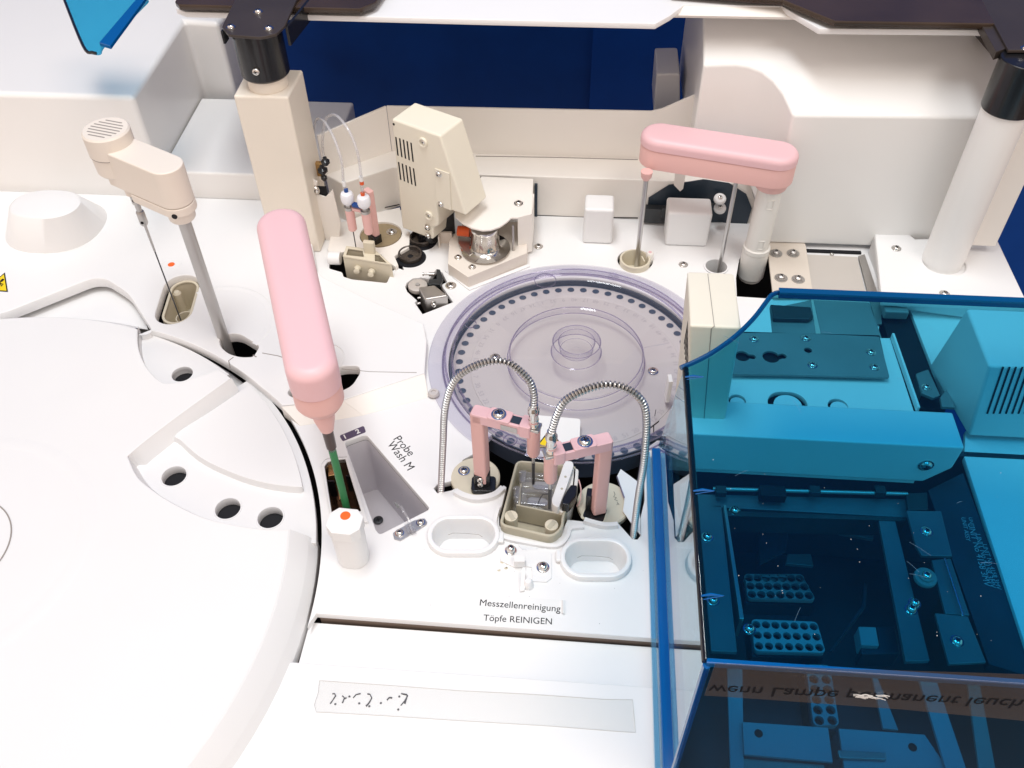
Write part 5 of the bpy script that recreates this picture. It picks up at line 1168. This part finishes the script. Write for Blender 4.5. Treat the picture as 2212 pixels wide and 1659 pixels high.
# beige side bracket with screw and dark opening
sb = thing('side_bracket', P('', 690, 560, 0), 'pale beige bent bracket with a screw beside the foot of the square post', 'bracket')
pY = 72.6
for_ = [(105, 0), (75, 120), (95, 240), (115, 272), (175, 285), (265, 700), (275, 790), (330, 800), (340, 700), (320, 560), (360, 400), (300, 90), (240, 160), (235, 30)]
pts = [onY('E', x, y, pY) for x, y in [(105, 0), (75, 120), (95, 240), (112, 272), (175, 285), (232, 560), (262, 560), (300, 300), (240, 130), (235, 0)]]
g = G(); g.extr([onY('E', x, y, pY) for x, y in [(105, -10), (75, 120), (95, 240), (112, 272), (175, 285), (270, 700), (345, 700), (375, 400), (300, 90), (235, 160), (140, 130), (160, 20)]], (0, .2, 0)); g.build('bracket_sheet', 'offwhite', sb, .04)
g = G(); a = onY('E', 190, 160, pY+.3); g.box((a[0], a[1], a[2]), (1.6, .1, 2.6)); g.build('dark_slot', 'ink', sb)
screw(sb, onY('E', 140, 90, pY-.0), .4, (-.2, -1, .1))

# deck island around it and the tray
isl = thing('wash_island', P('E', 640, 560, 0), 'pale beige raised base plate with a round brown disc under the twin wash needles', 'base plate')
zi = .5
q = PP('E', [(360, 395), (560, 330), (920, 250), (960, 440), (1015, 480), (1005, 620), (870, 700), (905, 780), (880, 800), (820, 760), (740, 680), (400, 660), (280, 700), (255, 640), (300, 420)], zi)
plate('island_plate', q, [circ(*P('E', 745, 500, zi)[:2], 2.15)], zi, .6, 'offwhite', isl, .06)
c = P('E', 745, 500, .2); g = G(); g.lathe([(0, 0), (2.1, 0), (2.12, -.4)], (c[0], c[1], .25), n=52); g.build('base_disc', 'bronze', isl); screw(isl, P('E', 845, 478, .26), .42)
wt = thing('needle_wash_tray', P('E', 620, 780, 0), 'cream two-pocket wash tray with nozzle stubs under the twin wash needles', 'wash tray')
ztw = 1.6
fo_ = [P('E', x, y, ztw) for x, y in [(400, 690), (600, 715), (750, 740), (845, 770), (835, 740), (680, 665), (600, 650), (420, 610)]]
o_ = [P('E', 395, 700, ztw)[:2], P('E', 845, 778, ztw)[:2], P('E', 690, 640, ztw)[:2], P('E', 425, 605, ztw)[:2]]
i1 = [P('E', 425, 690, ztw)[:2], P('E', 590, 708, ztw)[:2], P('E', 575, 650, ztw)[:2], P('E', 445, 630, ztw)[:2]]
i2 = [P('E', 690, 745, ztw)[:2], P('E', 800, 762, ztw)[:2], P('E', 730, 690, ztw)[:2], P('E', 690, 685, ztw)[:2]]
plate('tray_rim', o_, [i1, i2], ztw, .3, 'cream', wt, .04)
g = G(); V0 = [g.bm.verts.new((*p, ztw-.2)) for p in o_]; V1 = [g.bm.verts.new((*p, -2)) for p in o_]
for i in range(4): g.face([V0[i], V0[(i+1) % 4], V1[(i+1) % 4], V1[i]])
for ii in (i1, i2):
    V0 = [g.bm.verts.new((*p, ztw-.1)) for p in ii]; V1 = [g.bm.verts.new((*p, -1.2)) for p in ii]
    for i in range(4): g.face([V0[i], V0[(i+1) % 4], V1[(i+1) % 4], V1[i]])
    g.face(V1)
g.build('tray_wall', 'cream', wt, fixn=False)
g = G(); c = P('E', 640, 620, 2.2); g.prism(rrect(c[0], c[1], .55, .25, .12, -.1), .8, 2.9); g.build('upright_tab', 'cream', wt, .05)
for x, y in ((525, 850), (655, 880)):
    c = P('E', x, y, .3); g = G(); g.lathe([(0, 0), (.32, 0), (.36, .15), (.25, .22), (.22, .6), (.3, .65), (0, .72)], (c[0], c[1]+.55, c[2]+.1), (0, -1, .1), 20); g.build('nozzle_stub', 'cream', wt)
g = G(); c = P('E', 320, 720, .8); g.lathe([(0, 0), (.65, 0), (.65, 1.2), (0, 1.2)], (c[0]-.6, c[1], .8), (1, 0, 0), 24); g.build('side_stub', 'white', wt, .08)

# ================================================================== RIGHT TOWER
twr = thing('narrow_tower', P('', 1530, 900, 4), 'tall narrow beige box with slanted top half behind the left rim of the blue cover', 'instrument head')
zb5 = 5.0
fl0, fr0 = P('', 1490, 902, zb5), P('', 1567, 903, zb5)
YT = fl0[1]
kl, kr = onY('G', 285, 492, YT), onY('G', 585, 500, YT)
ztt = kl[2]; 
tl_, trr = P('G', 285, 172, ztt), P('G', 520, 165, ztt)
# left side face: goes back and down to the left
XL = kl[0]
g = G()
side = [(YT, zb5), (YT, ztt-.0), (tl_[1], ztt+.0), (tl_[1]+.6, ztt-1.2), (tl_[1]+.6, zb5)]
def Xp(k, x, y, X): p = onplane(k, x, y, (X, 0, 0), (1, 0, 0)); return p
LL = [(fl0[0], YT, zb5), (XL, YT, ztt), (P('G', 262, 195, ztt)[0], tl_[1]-.4, ztt), (P('G', 285, 172, ztt)[0], tl_[1], ztt-.15), (P('G', 285, 172, ztt)[0], tl_[1]+.2, ztt-3), (fl0[0]-.3, tl_[1]+.2, 0.0), (fl0[0]-.3, YT+.8, 0.0)]
RR = [(fr0[0], YT, zb5), (kr[0], YT, ztt), (P('G', 548, 195, ztt)[0], tl_[1]-.4, ztt), (P('G', 530, 170, ztt)[0], tl_[1], ztt-.15), (P('G', 530, 170, ztt)[0], tl_[1]+.2, ztt-3), (fr0[0], tl_[1]+.2, 0.0), (fr0[0], YT+.8, 0.0)]
g.loft(LL, RR); g.build('tower_shell', 'beige', twr, .2, 3)
def lerp(a, b, t): return tuple(np.array(a)*(1-t)+np.array(b)*t)
g = G(); s1 = (lerp(LL[0], RR[0], .40)[0], YT-.012, zb5); s2 = (lerp(LL[1], RR[1], .43)[0], YT-.012, ztt-.2); s3 = lerp((LL[1][0], YT, ztt+.01), (RR[1][0], YT, ztt+.01), .48); s4 = lerp((LL[2][0], LL[2][1], ztt+.01), (RR[2][0], RR[2][1], ztt+.01), .45)
g.tube([s1, s2, s3, s4], .03, 4); g.build('seam', 'seam', twr)
g = G()
for row, (yy, z0_) in enumerate(((YT+2.2, 10.3), (YT+2.2, 7.0))):
    for i in range(6):
        y_ = YT+1.0+i*.55; xx = LL[0][0]-.03+(LL[1][0]-LL[0][0])*((z0_-zb5)/(ztt-zb5))
        g.box((xx-.02, y_, z0_), (.05, .14, 2.4))
g.build('vent_slots', 'ink', twr)
for (y_, z_) in ((YT+.6, 9.8), (YT+.8, 5.8)):
    xx = LL[0][0]+(LL[1][0]-LL[0][0])*((z_-zb5)/(ztt-zb5)); screw(twr, (xx-.02, y_, z_), .26, (-1, 0, .0))
g = G(); c = P('', 1433, 860, 0); g.box((c[0]+.3, c[1], 1.2), (.35, .9, 2.6), .1); g.build('side_fin', 'white', twr, .06)

# ================================================================== BLUE COVER
bc = thing('blue_cover', (18, 34, 0), 'large transparent blue acrylic cover over the right-hand bay', 'cover')
ZC = 16.5; XC = 6.95; YFc = 20.6
cut = [P('', 1471, 791, ZC), P('', 1500, 779, ZC), P('', 1545, 755, ZC), P('', 1590, 722, ZC), P('', 1628, 685, ZC), P('', 1655, 650, ZC), P('', 1668, 634, ZC), P('', 1682, 628, ZC)]
cut = [tuple(p[:2]) for p in organic(cut, 4)]
to_ = [(XC, YFc)]+[(XC, cut[0][1])]+cut[1:]+[(42, P('', 2212, 648, ZC)[1]), (42, YFc)]
plate('top_panel', to_, [], ZC, .35, 'cover', bc, .05)
# side pane
side = [(XC, YFc, ZC-.36), (XC, cut[0][1], ZC-.36), (XC, 43.5, 7.0), (XC, 46.2, .35), (XC, YFc, .35)]
side = [(XC, YFc, ZC-.36), (XC, cut[0][1], ZC-.36), (XC, 46.2, .35), (XC, -5, .35), (XC, YFc-.3, .3)]
side = [(XC, YFc+.02, ZC-.36), (XC, cut[0][1], ZC-.36), (XC, 46.2, .35), (XC, YFc+.02, .35)]
g = G(); g.extr(side, (.25, 0, 0)); g.build('side_pane', 'covers', bc)
# thick rails along the edges
g = G(); g.tube([(XC+.1, cut[0][1], ZC-.2), (XC+.05, YFc, ZC-.2)], .2, 8); g.build('top_rail', 'black', bc)
g = G(); g.box((6.95, (46.3+5)/2, .62), (.7, 41.3, 1.2)); g.build('bottom_rail', 'coverr', bc, .12)
g = G(); g.box((6.36, (46.3+5)/2, .35), (.34, 41.3, .62)); g.build('rail_flange', 'lightedge', bc, .06)
g = G(); g.box((7.5, (46.3+5)/2, .3), (.2, 41.3, .5)); g.build('rail_highlight', 'lightedge', bc, .03)
g = G(); g.tube([(p[0], p[1], ZC-.15) for p in cut], .17, 8); g.box(((cut[-1][0]+42)/2, cut[-1][1]-.1, ZC-.1), (42-cut[-1][0], .5, .5)); g.build('rear_edge', 'coverr2', bc)
g = G(); g.box((24.5, YFc-.02, ZC-.2), (35, .3, .45)); g.build('front_edge', 'coverr', bc, .08)
# front pane drops slightly forward
g = G(); g.extr([(XC, YFc, ZC-.45), (42, YFc, ZC-.45), (42, YFc-.2, -12), (XC, YFc-.2, -12)], (0, -.3, 0)); g.build('front_pane', 'cover', bc)
g = G(); g.tube([(XC+.1, YFc-.1, ZC-.3), (XC+.0, YFc-.25, -8)], .2, 8); g.build('corner_rail', 'coverr', bc)
for y_ in (39.2, 30.5, 24.0):
    g = G(); g.tube([(XC, y_, ZC+.04), (XC+.5, y_+.12, ZC+.04), (XC+1.15, y_+.1, ZC+.03)], [.05, .09, .02], 6); g.tube([(XC+.1, y_-.2, ZC+.04), (XC+.6, y_-.05, ZC+.04), (XC+1.1, y_+.08, ZC+.03)], .025, 5); g.build('weld_mark', 'coverr', bc)
# reflected band and mirrored lettering drawn as a brown film on the front pane
def onF(k, x, y, off=0): return onY(k, x, y, YFc-.52-off)
g = G(); g.extr([onF('J', 435, 1055), onF('J', 1100, 1085), onF('J', 2250, 1120), onF('J', 2250, 1390), onF('J', 1500, 1320), onF('J', 700, 1262), onF('J', 370, 1240)], (0, -.01, 0)); bnd = g.build('reflection_band', 'reflection', bc)
text('lettering', 'wenn Lampe permanent leuch', onF('J', 400, 1180, .03), onF('J', 2215, 1268, .03), 'ink', bnd, flip=True, nrm=(0, -1, 0), hscale=1.15)
g = G()
random.seed(4)
c0_ = np.array(onF('J', 1300, 1245, .06))
for i in range(16):
    a = c0_+np.array([(random.random()-.5)*1.3, 0, (random.random()-.5)*.5]); g.tube([tuple(a), tuple(a+np.array([.35*random.random(), -.03, .12])), tuple(a+np.array([.5, 0, -.1*random.random()]))], .02, 4)
g.build('peeled_residue', 'paper', bnd)

# ---- things under the blue cover
bm_ = thing('cross_beam', P('', 1790, 1040, 2), 'long box-shaped white beam with a screw seen through the blue cover', 'beam')
bq = [P('', 1493, 938, 5.0)[:2], P('', 2084, 966, 5.0)[:2], P('', 2061, 889, 5.0)[:2], P('', 1500, 866, 5.0)[:2]]
YB = (bq[0][1]+bq[1][1])/2
zlow = onY('', 1700, 1025, YB)[2]
g = G(); fr0_ = [(8.0, YB, zlow), (bq[1][0]-1.7, YB, zlow-.0), (bq[1][0]-.1, YB, zlow+1.8), (bq[1][0], YB, 5.0), (8.0, YB, 5.0)]; g.extr(fr0_, (0, 3.5, 0)); g.build('beam_shell', 'white', bm_, .15)
screw(bm_, onY('', 2000, 1005, YB), .45, (0, -1, 0))
g = G(); g.extr([(8, YB+.2, zlow-.5), (bq[1][0]-2.2, YB+.2, zlow-.5), (bq[1][0]-2.2, YB+.2, zlow-.1), (8, YB+.2, zlow-.1)], (0, .5, 0)); g.build('lower_lip', 'white', bm_, .03)
sh = thing('white_shelf', P('', 1720, 800, 1), 'flat white shelf behind the cross beam seen through the blue cover', 'shelf')
zs = 1.2
so = [P('', 1600, 660, zs)[:2], P('', 1662, 662, zs)[:2], P('', 1668, 718, zs)[:2], P('', 1905, 730, zs)[:2], P('', 1923, 730, zs)[:2], P('', 1975, 890, zs)[:2], (29, 46.5), (12.2, 46.5), (12.2, 58)]
plate('shelf_sheet', so, [stad(*P('G', 850, 940, zs)[:2], 1.6, 1.3, 0), circ(*P('G', 560, 925, zs)[:2], .7), circ(*P('G', 1140, 955, zs)[:2], .8)], zs, .5, 'white', sh, .05)
for k_, (x, y, r_) in enumerate(((850, 945, 1.15), (1145, 960, .7), (560, 930, .6))): c = P('G', x, y, zs); g = G(); g.lathe([(0, -.1), (r_, -.1), (r_, .12), (0, .12)], (c[0], c[1]-.15, zs-.1), n=32); g.build('round_foot', 'shelf', sh)
g = G(); a, b = P('', 1923, 730, zs), P('', 1978, 890, zs); g.extr([a, b, (b[0], b[1], zs+.6), (a[0], a[1], zs+.6)], (.2, 0, 0)); g.build('shelf_lip', 'white', sh, .03)
kp = thing('keyhole_plate', P('G', 1000, 660, 2), 'grey zinc plate with keyhole openings lying on the white shelf under the cover', 'plate')
zk = 1.9
ko = roundpoly(PP('G', [(545, 535), (900, 535), (1378, 556), (1438, 790), (900, 775), (530, 770)], zk), .15)
kh1 = stad(*P('G', 760, 672, zk)[:2], .95, .8, 0)
def keyhole(x, y, x2, y2, r, r2):
    c, d_ = P('G', x, y, zk), P('G', x2, y2, zk); return arc(c[0], c[1], r, 25, 335, 20)+arc(d_[0], d_[1], r2, -100, 100, 10)
plate('plate_sheet', ko, [keyhole(755, 672, 822, 668, .72, .32), keyhole(590, 668, 648, 672, .62, .28), circ(*P('G', 968, 634, zk)[:2], .33)], zk, .25, 'platedark', kp, .03)
for x, y in [(657, 572), (955, 568), (1330, 648), (1350, 735), (993, 722)]: screw(kp, P('G', x, y, zk), .32)
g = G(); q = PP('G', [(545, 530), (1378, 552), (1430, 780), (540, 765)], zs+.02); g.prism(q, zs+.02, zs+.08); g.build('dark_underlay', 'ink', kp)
sp2 = thing('steel_sheets', P('G', 1050, 450, 0), 'two dull steel sheets side by side behind the keyhole plate under the cover', 'sheet')
plate('sheet', PP('G', [(745, 395), (990, 345), (1050, 560), (760, 560)], .25), [], .25, .2, 'platedark', sp2, .02)
plate('sheet', PP('G', [(1000, 345), (1320, 360), (1395, 570), (1048, 560)], .36), [], .36, .2, 'platedark', sp2, .02)
g = G(); g.prism(PP('G', [(750, 370), (985, 385), (1000, 440), (975, 455), (770, 450)], .8), .3, .8); g.build('dark_block', 'darkmetal', sp2, .1)

# dark channel and bay interior
by = thing('equipment_bay', (20, 35, -14), 'dark bay with steel frames under the blue cover', 'bay')
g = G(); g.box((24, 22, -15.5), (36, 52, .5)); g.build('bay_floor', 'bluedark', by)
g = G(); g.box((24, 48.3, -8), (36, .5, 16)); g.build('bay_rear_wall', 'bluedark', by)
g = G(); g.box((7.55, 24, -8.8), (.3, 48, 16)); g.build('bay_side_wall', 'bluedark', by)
g = G(); q = PP('G', [(1385, 425), (1560, 380), (1760, 980), (1560, 975)], -.4); g.prism(q, -3, -.4); g.build('channel_floor', 'dark', by)
g = G(); c = P('G', 1460, 400, .5); g.box((c[0], c[1], .6), (2.2, 2.0, 1.0)); g.build('channel_block', 'platedark', by, .2)
g = G()
for i in range(3): g.tube([(c[0]-.8+i*.3, c[1]+1.6, 1.2), (c[0]-.2+i*.2, c[1]+2.4, 1.8), (c[0]+.8, c[1]+2.6, 1.5)], .08, 6)
g.build('channel_cable', 'steel', by)
br_ = thing('hinge_bracket', P('G', 1650, 830, 0), 'bent sheet bracket with a screw at the end of the beam under the cover', 'bracket')
g = G(); q = [P('G', x, y, 1.2) for x, y in [(1590, 770), (1660, 745), (1730, 895), (1690, 910), (1620, 880)]]; g.prism([p[:2] for p in q], .9, 1.2); g.extr([P('G', 1590, 780, 1.2), P('G', 1620, 880, 1.2), P('G', 1600, 930, -.5), P('G', 1565, 860, -.5)], (.1, 0, 0)); g.extr([P('G', 1775, 850, 1.5), P('G', 1815, 965, 1.5), P('G', 1740, 960, 1.5), P('G', 1730, 905, 1.5)], (0, 0, -.3)); g.build('bracket_sheet', 'platedark', br_, .03); screw(br_, P('G', 1650, 850, 1.2), .3)

# vented housing on the right
vh = thing('vented_housing', P('G', 2050, 900, 0), 'white housing with slanted vent slots and an oval hole at the right under the cover', 'housing')
zv0 = 1.0
p_ft = P('G', 2010, 725, 8.5); p_bt = P('G', 1882, 392, 8.5)
YV = p_ft[1]; bot = onY('G', 1890, 1130, YV)
q0 = P('G', 1662, 730, 1.0)
Lb = [(bot[0], YV, bot[2]), (p_ft[0], YV, 8.5), (p_bt[0], p_bt[1], 8.5), (P('G', 1662, 730, 0)[0]-.2, p_bt[1]+2, -.2)]
g = G(); secL = [(bot[0], YV, bot[2]), (p_ft[0], YV, 8.5), (p_bt[0], p_bt[1], 8.5), (q0[0], q0[1]+.0, 1.0)]
secR = [(44, YV, bot[2]), (44, YV, 8.5), (44, p_bt[1], 8.5), (44, q0[1]+.0, 1.0)]
g.loft(secL, secR); g.build('housing_shell', 'white', vh, .25, 3)
g = G()
for i in range(9):
    a, b = onY('G', 2092+i*37, 730, YV-.02), onY('G', 2000+i*36, 1000, YV-.02); g.extr([(a[0]-.07, a[1], a[2]), (a[0]+.07, a[1], a[2]), (b[0]+.07, b[1], b[2]), (b[0]-.07, b[1], b[2])], (0, -.03, 0))
g.build('vent_slots', 'ink', vh)
v1, v2 = np.array(secL[2])-np.array(secL[1]), np.array(secL[0])-np.array(secL[1]); nn = np.cross(v1, v2); nn /= np.linalg.norm(nn); nn = -nn if nn[0] > 0 else nn
c = onplane('G', 1905, 680, np.array(secL[1]), nn); g = G(); g.lathe([(0, 0), (.36, 0), (.36, .04), (0, .04)], tuple(c), tuple(nn), 24); g.build('oval_hole', 'ink', vh)
# flat bright deck on the far right, with dark strip
fd = thing('side_deck', P('J', 2100, 300, 0), 'plain white flat deck surface at the far right under the blue cover', 'deck')
zf_ = .0
plate('deck_sheet', [P('G', 1868, 1250, zf_)[:2], P('G', 1875, 1100, zf_)[:2], (44, P('G', 1875, 1100, zf_)[1]), (44, 10), P('J', 2300, 1200, zf_)[:2]], [], zf_, .6, 'shelf', fd, .06)
dsx = thing('dark_strip', P('J', 1950, 500, -.3), 'dark sloping strip with faint printed text between the slide rail and the side deck', 'strip')
g = G(); q = PP('J', [(1660, 60), (1860, -40), (2300, 1150), (2010, 1060)], -.35); g.prism(q, -1.2, -.35); g.build('strip_body', 'bluedark', dsx)
for s_, a, b in (('UNIT ASSY', (1850, 215), (1880, 350)), ('UNIT', (1893, 215), (1905, 270))): text('lettering', s_, P('J', *a, -.34), P('J', *b, -.34), 'rack', dsx)
for j in range(3):
    a, b = (1888+j*42, 250+j*60), (1985+j*36, 610+j*10); text('lettering', 'UNIT No 4158 3MV', P('J', *a, -.34), P('J', *b, -.34), 'rack', dsx)

# bay frames: steel rails
fm = thing('bay_frame', P('J', 1000, 150, -1), 'rectangular steel frame with screws around the dark pit under the cover', 'frame')
zf2 = -.6
def bar(g, k, pts, z0, z1): g.prism([p[:2] for p in [P(k, x, y, z1) for x, y in pts]], z0, z1)
for nm, pts, mt in (('rear_rail', [(330, 80), (1540, 110), (1545, 215), (335, 150)], 'framegrey'), ('left_rail', [(335, 150), (470, 145), (560, 990), (410, 985)], 'framegrey'), ('right_rail', [(1370, 205), (1470, 230), (1670, 1040), (1530, 1045)], 'framegrey')):
    g = G(); bar(g, 'J', pts, zf2-.4, zf2); g.build(nm, mt, fm, .05)
g = G(); bar(g, 'J', [(480, 140), (497, 145), (600, 800), (575, 800)], zf2-2, zf2+.5); g.build('inner_flange', 'steel', fm, .03)
g = G(); bar(g, 'J', [(500, 175), (1540, 215), (1540, 235), (500, 205)], zf2-2, zf2+.1); g.build('rear_flange', 'darkmetal', fm, .03)
for x, y in ((388, 330), (420, 697), (545, 180), (630, 860), (1580, 712), (1560, 748)): screw(fm, P('J', x, y, zf2), .34, washer=True, h=.4)
g = G(); a, b = P('J', 420, 50, .2), P('J', 1540, 80, .2); g.cyl(a, b, .16, n=16)
g.build('cross_shaft', 'steel', fm)
for x in (465, 1005, 1380): c = P('J', x, 65, .3); g = G(); g.box((c[0], c[1], .3), (.8, .7, .6)); g.build('shaft_clamp', 'darkmetal', fm, .05)
g = G(); c = P('J', 760, 80, .3); g.box((c[0], c[1], .3), (2.0, 1.0, .9)); g.build('shaft_block', 'dark', fm, .1)
sl = thing('slide_rail', P('J', 1720, 600, 0), 'steel slide rail with two end plates and a roller right of the dark pit', 'rail')
zs2 = .3
for nm, pts, mt, zz in (('end_plate', [(1535, 175), (1735, 178), (1800, 438), (1625, 435), (1590, 380)], 'framegrey', zs2), ('end_plate', [(1700, 765), (1890, 785), (1995, 1050), (1780, 1060)], 'framegrey', zs2), ('rail_body', [(1680, 460), (1790, 450), (1900, 780), (1760, 770)], 'framegrey', zs2-.3), ('top_tab', [(1530, 75), (1655, 70), (1660, 170), (1545, 175)], 'darkmetal', zs2)):
    g = G(); bar(g, 'J', pts, zz-.3, zz); g.build(nm, mt, sl, .06)
g = G(); g.tube([P('J', 1755, 455, zs2+.1), P('J', 1862, 785, zs2+.1)], .09, 8); g.build('guide_rod', 'chrome', sl)
c = P('J', 1638, 572, 0); g = G(); g.lathe([(0, 0), (.75, 0), (.8, .2), (.75, .35), (.5, .36), (.48, .5), (0, .5)], c, n=36); g.build('roller', 'platedark', sl); screw(sl, (c[0], c[1], .5), .32, washer=False)
for x, y in ((1650, 298), (1825, 930)): screw(sl, P('J', x, y, zs2), .34)
# racks deep in the pit
def rack(nm, k, corners, z, nx, ny, r, lab):
    t = thing(nm, P(k, *corners[0], z), lab, 'tip rack', 'perforated racks in the dark pit')
    q = [np.array(P(k, x, y, z)[:2]) for x, y in corners]; hs = []
    for i in range(nx):
        for j in range(ny):
            u, v = (i+.5)/nx, (j+.5)/ny; c = q[0]*(1-u)*(1-v)+q[1]*u*(1-v)+q[2]*u*v+q[3]*(1-u)*v; hs.append(circ(c[0], c[1], r, 16))
    plate('rack_plate', roundpoly([tuple(p) for p in q], .4), hs, z, .6, 'rack', t, .04)
    g = G(); g.prism([tuple(p) for p in q], z-3, z-.9); g.build('rack_body', 'bluedark', t)
rack('perforated_rack', 'J', [(640, 800), (1020, 815), (1072, 995), (660, 985)], -8, 7, 3, .31, 'perforated grey rack near the front left of the dark pit')
rack('perforated_rack', 'J', [(600, 540), (930, 540), (1015, 690), (620, 680)], -12.5, 7, 3, .36, 'dim perforated rack deeper in the pit behind the nearer rack')
rack('perforated_rack', 'J', [(955, 1060), (1095, 1065), (1150, 1415), (1000, 1415)], -8, 2, 6, .34, 'narrow two-row perforated rack seen through the front pane of the blue cover')
bx_ = thing('small_block', P('J', 1320, 920, -7), 'small square block with a bright top in the dark pit', 'block')
g = G(); bar(g, 'J', [(1258, 842), (1360, 845), (1380, 955), (1275, 950)], -8, -6.5); g.build('block_top', 'rack', bx_, .1)
g = G(); bar(g, 'J', [(1362, 840), (1470, 845), (1500, 1000), (1275, 1005), (1275, 960), (1380, 958)], -9, -7); g.build('block_base', 'bluedark', bx_, .1)
for nm_, pts, z, mt in (('inner_panel', [(680, 250), (860, 250), (840, 410), (690, 480)], -10, 'bluedark'), ('inner_panel', [(850, 425), (985, 425), (1000, 495), (840, 480)], -9, 'framegrey'), ('inner_panel', [(1150, 270), (1345, 285), (1345, 340), (1150, 305)], -9, 'framegrey'),
                        ('inner_panel', [(560, 200), (648, 200), (640, 265), (560, 262)], -3, 'framegrey'), ('inner_panel', [(1290, 590), (1310, 600), (1300, 730), (1110, 985), (1090, 985), (1280, 720)], -9.5, 'bluedark')):
    g = G(); bar(g, 'J', pts, z-.4, z); g.build(nm_, mt, by, .05)
# panels seen through the front pane
lp_ = thing('lower_tray', P('J', 900, 1500, -4), 'flat grey tray plates with a stepped slot seen through the front pane of the cover', 'tray')
for pts, z, mt in (([(590, 1392), (1085, 1425), (1112, 1625), (600, 1580)], -3, 'rack'), ([(1145, 1430), (1640, 1465), (1800, 1700), (1180, 1690), (1165, 1570)], -3, 'rack'), ([(500, 1040), (590, 1050), (600, 1700), (520, 1700)], -3.5, 'rack'), ([(560, 1600), (1060, 1640), (1080, 1720), (560, 1720)], -3.6, 'platedark'), ([(1600, 1120), (1700, 1130), (1900, 1720), (1780, 1720)], -2.5, 'rack'), ([(1880, 1120), (1950, 1130), (2060, 1720), (1960, 1720)], -2.2, 'platedark'), ([(1330, 1090), (1350, 1090), (1490, 1440), (1400, 1430)], -5, 'rack')):
    g = G(); bar(g, 'J', pts, z-.3, z); g.build('tray_plate', mt, lp_, .05)
g = G(); a = [P('J', x, y, -2.6) for x, y in [(1140, 1555), (1415, 1570), (1420, 1610), (1150, 1600)]]; g.prism([p[:2] for p in a], -2.9, -2.6); g.build('slot_bar', 'steel', lp_, .04)
for x, y in ((683, 1460), (1570, 1540)): c = P('J', x, y, -3); g = G(); g.lathe([(0, 0), (.28, 0), (.28, .02), (0, .02)], c, n=18); g.build('tray_hole', 'ink', lp_)
# tiny scratch flecks of dust on the cover top
g = G(); random.seed(11)
for i in range(34):
    x, y = random.uniform(7.5, 24), random.uniform(21.5, 33); g.lathe([(0, .012), (random.uniform(.010, .024), 0)], (x, y, ZC+.02), n=5)
g.build('dust_specks', 'paper', bc)

# fine wear: dust on the deck, hairline scratches on the cover
random.seed(21); g = G()
for i in range(46):
    x, y = random.choice([(random.uniform(-14, 6), random.uniform(31, 36)), (random.uniform(-14, 5), random.uniform(34, 46)), (random.uniform(-20, 25), random.uniform(70, 77))])
    g.lathe([(0, .006), (random.uniform(.012, .03), 0)], (x, y, .004), n=5)
g.build('dust_specks', 'greyink', deck)
g = G()
for i in range(12):
    x, y, a, L = random.uniform(8, 24), random.uniform(22, 46), random.uniform(0, PI), random.uniform(.3, 1.3)
    g.tube([(x, y, ZC+.01), (x+L*.5*math.cos(a), y+L*.5*math.sin(a)+.03, ZC+.012), (x+L*math.cos(a), y+L*math.sin(a), ZC+.01)], .010, 4)
g.build('hairline_scratches', 'lightedge', bc)
# dried yellowish residue round the catch bracket
g = G()
for k in range(7):
    c = P('I', random.uniform(290, 430), random.uniform(1060, 1150), .004); r = random.uniform(.06, .16); ph = random.uniform(0, 6)
    g.prism([(c[0]+r*math.cos(t)*(1+.3*math.sin(3*t+ph)), c[1]+r*.7*math.sin(t)*(1+.3*math.cos(2*t+ph))) for t in np.linspace(0, 2*PI, 14, endpoint=False)], .001, .009)
g.build('dried_residue', 'residue', deck)
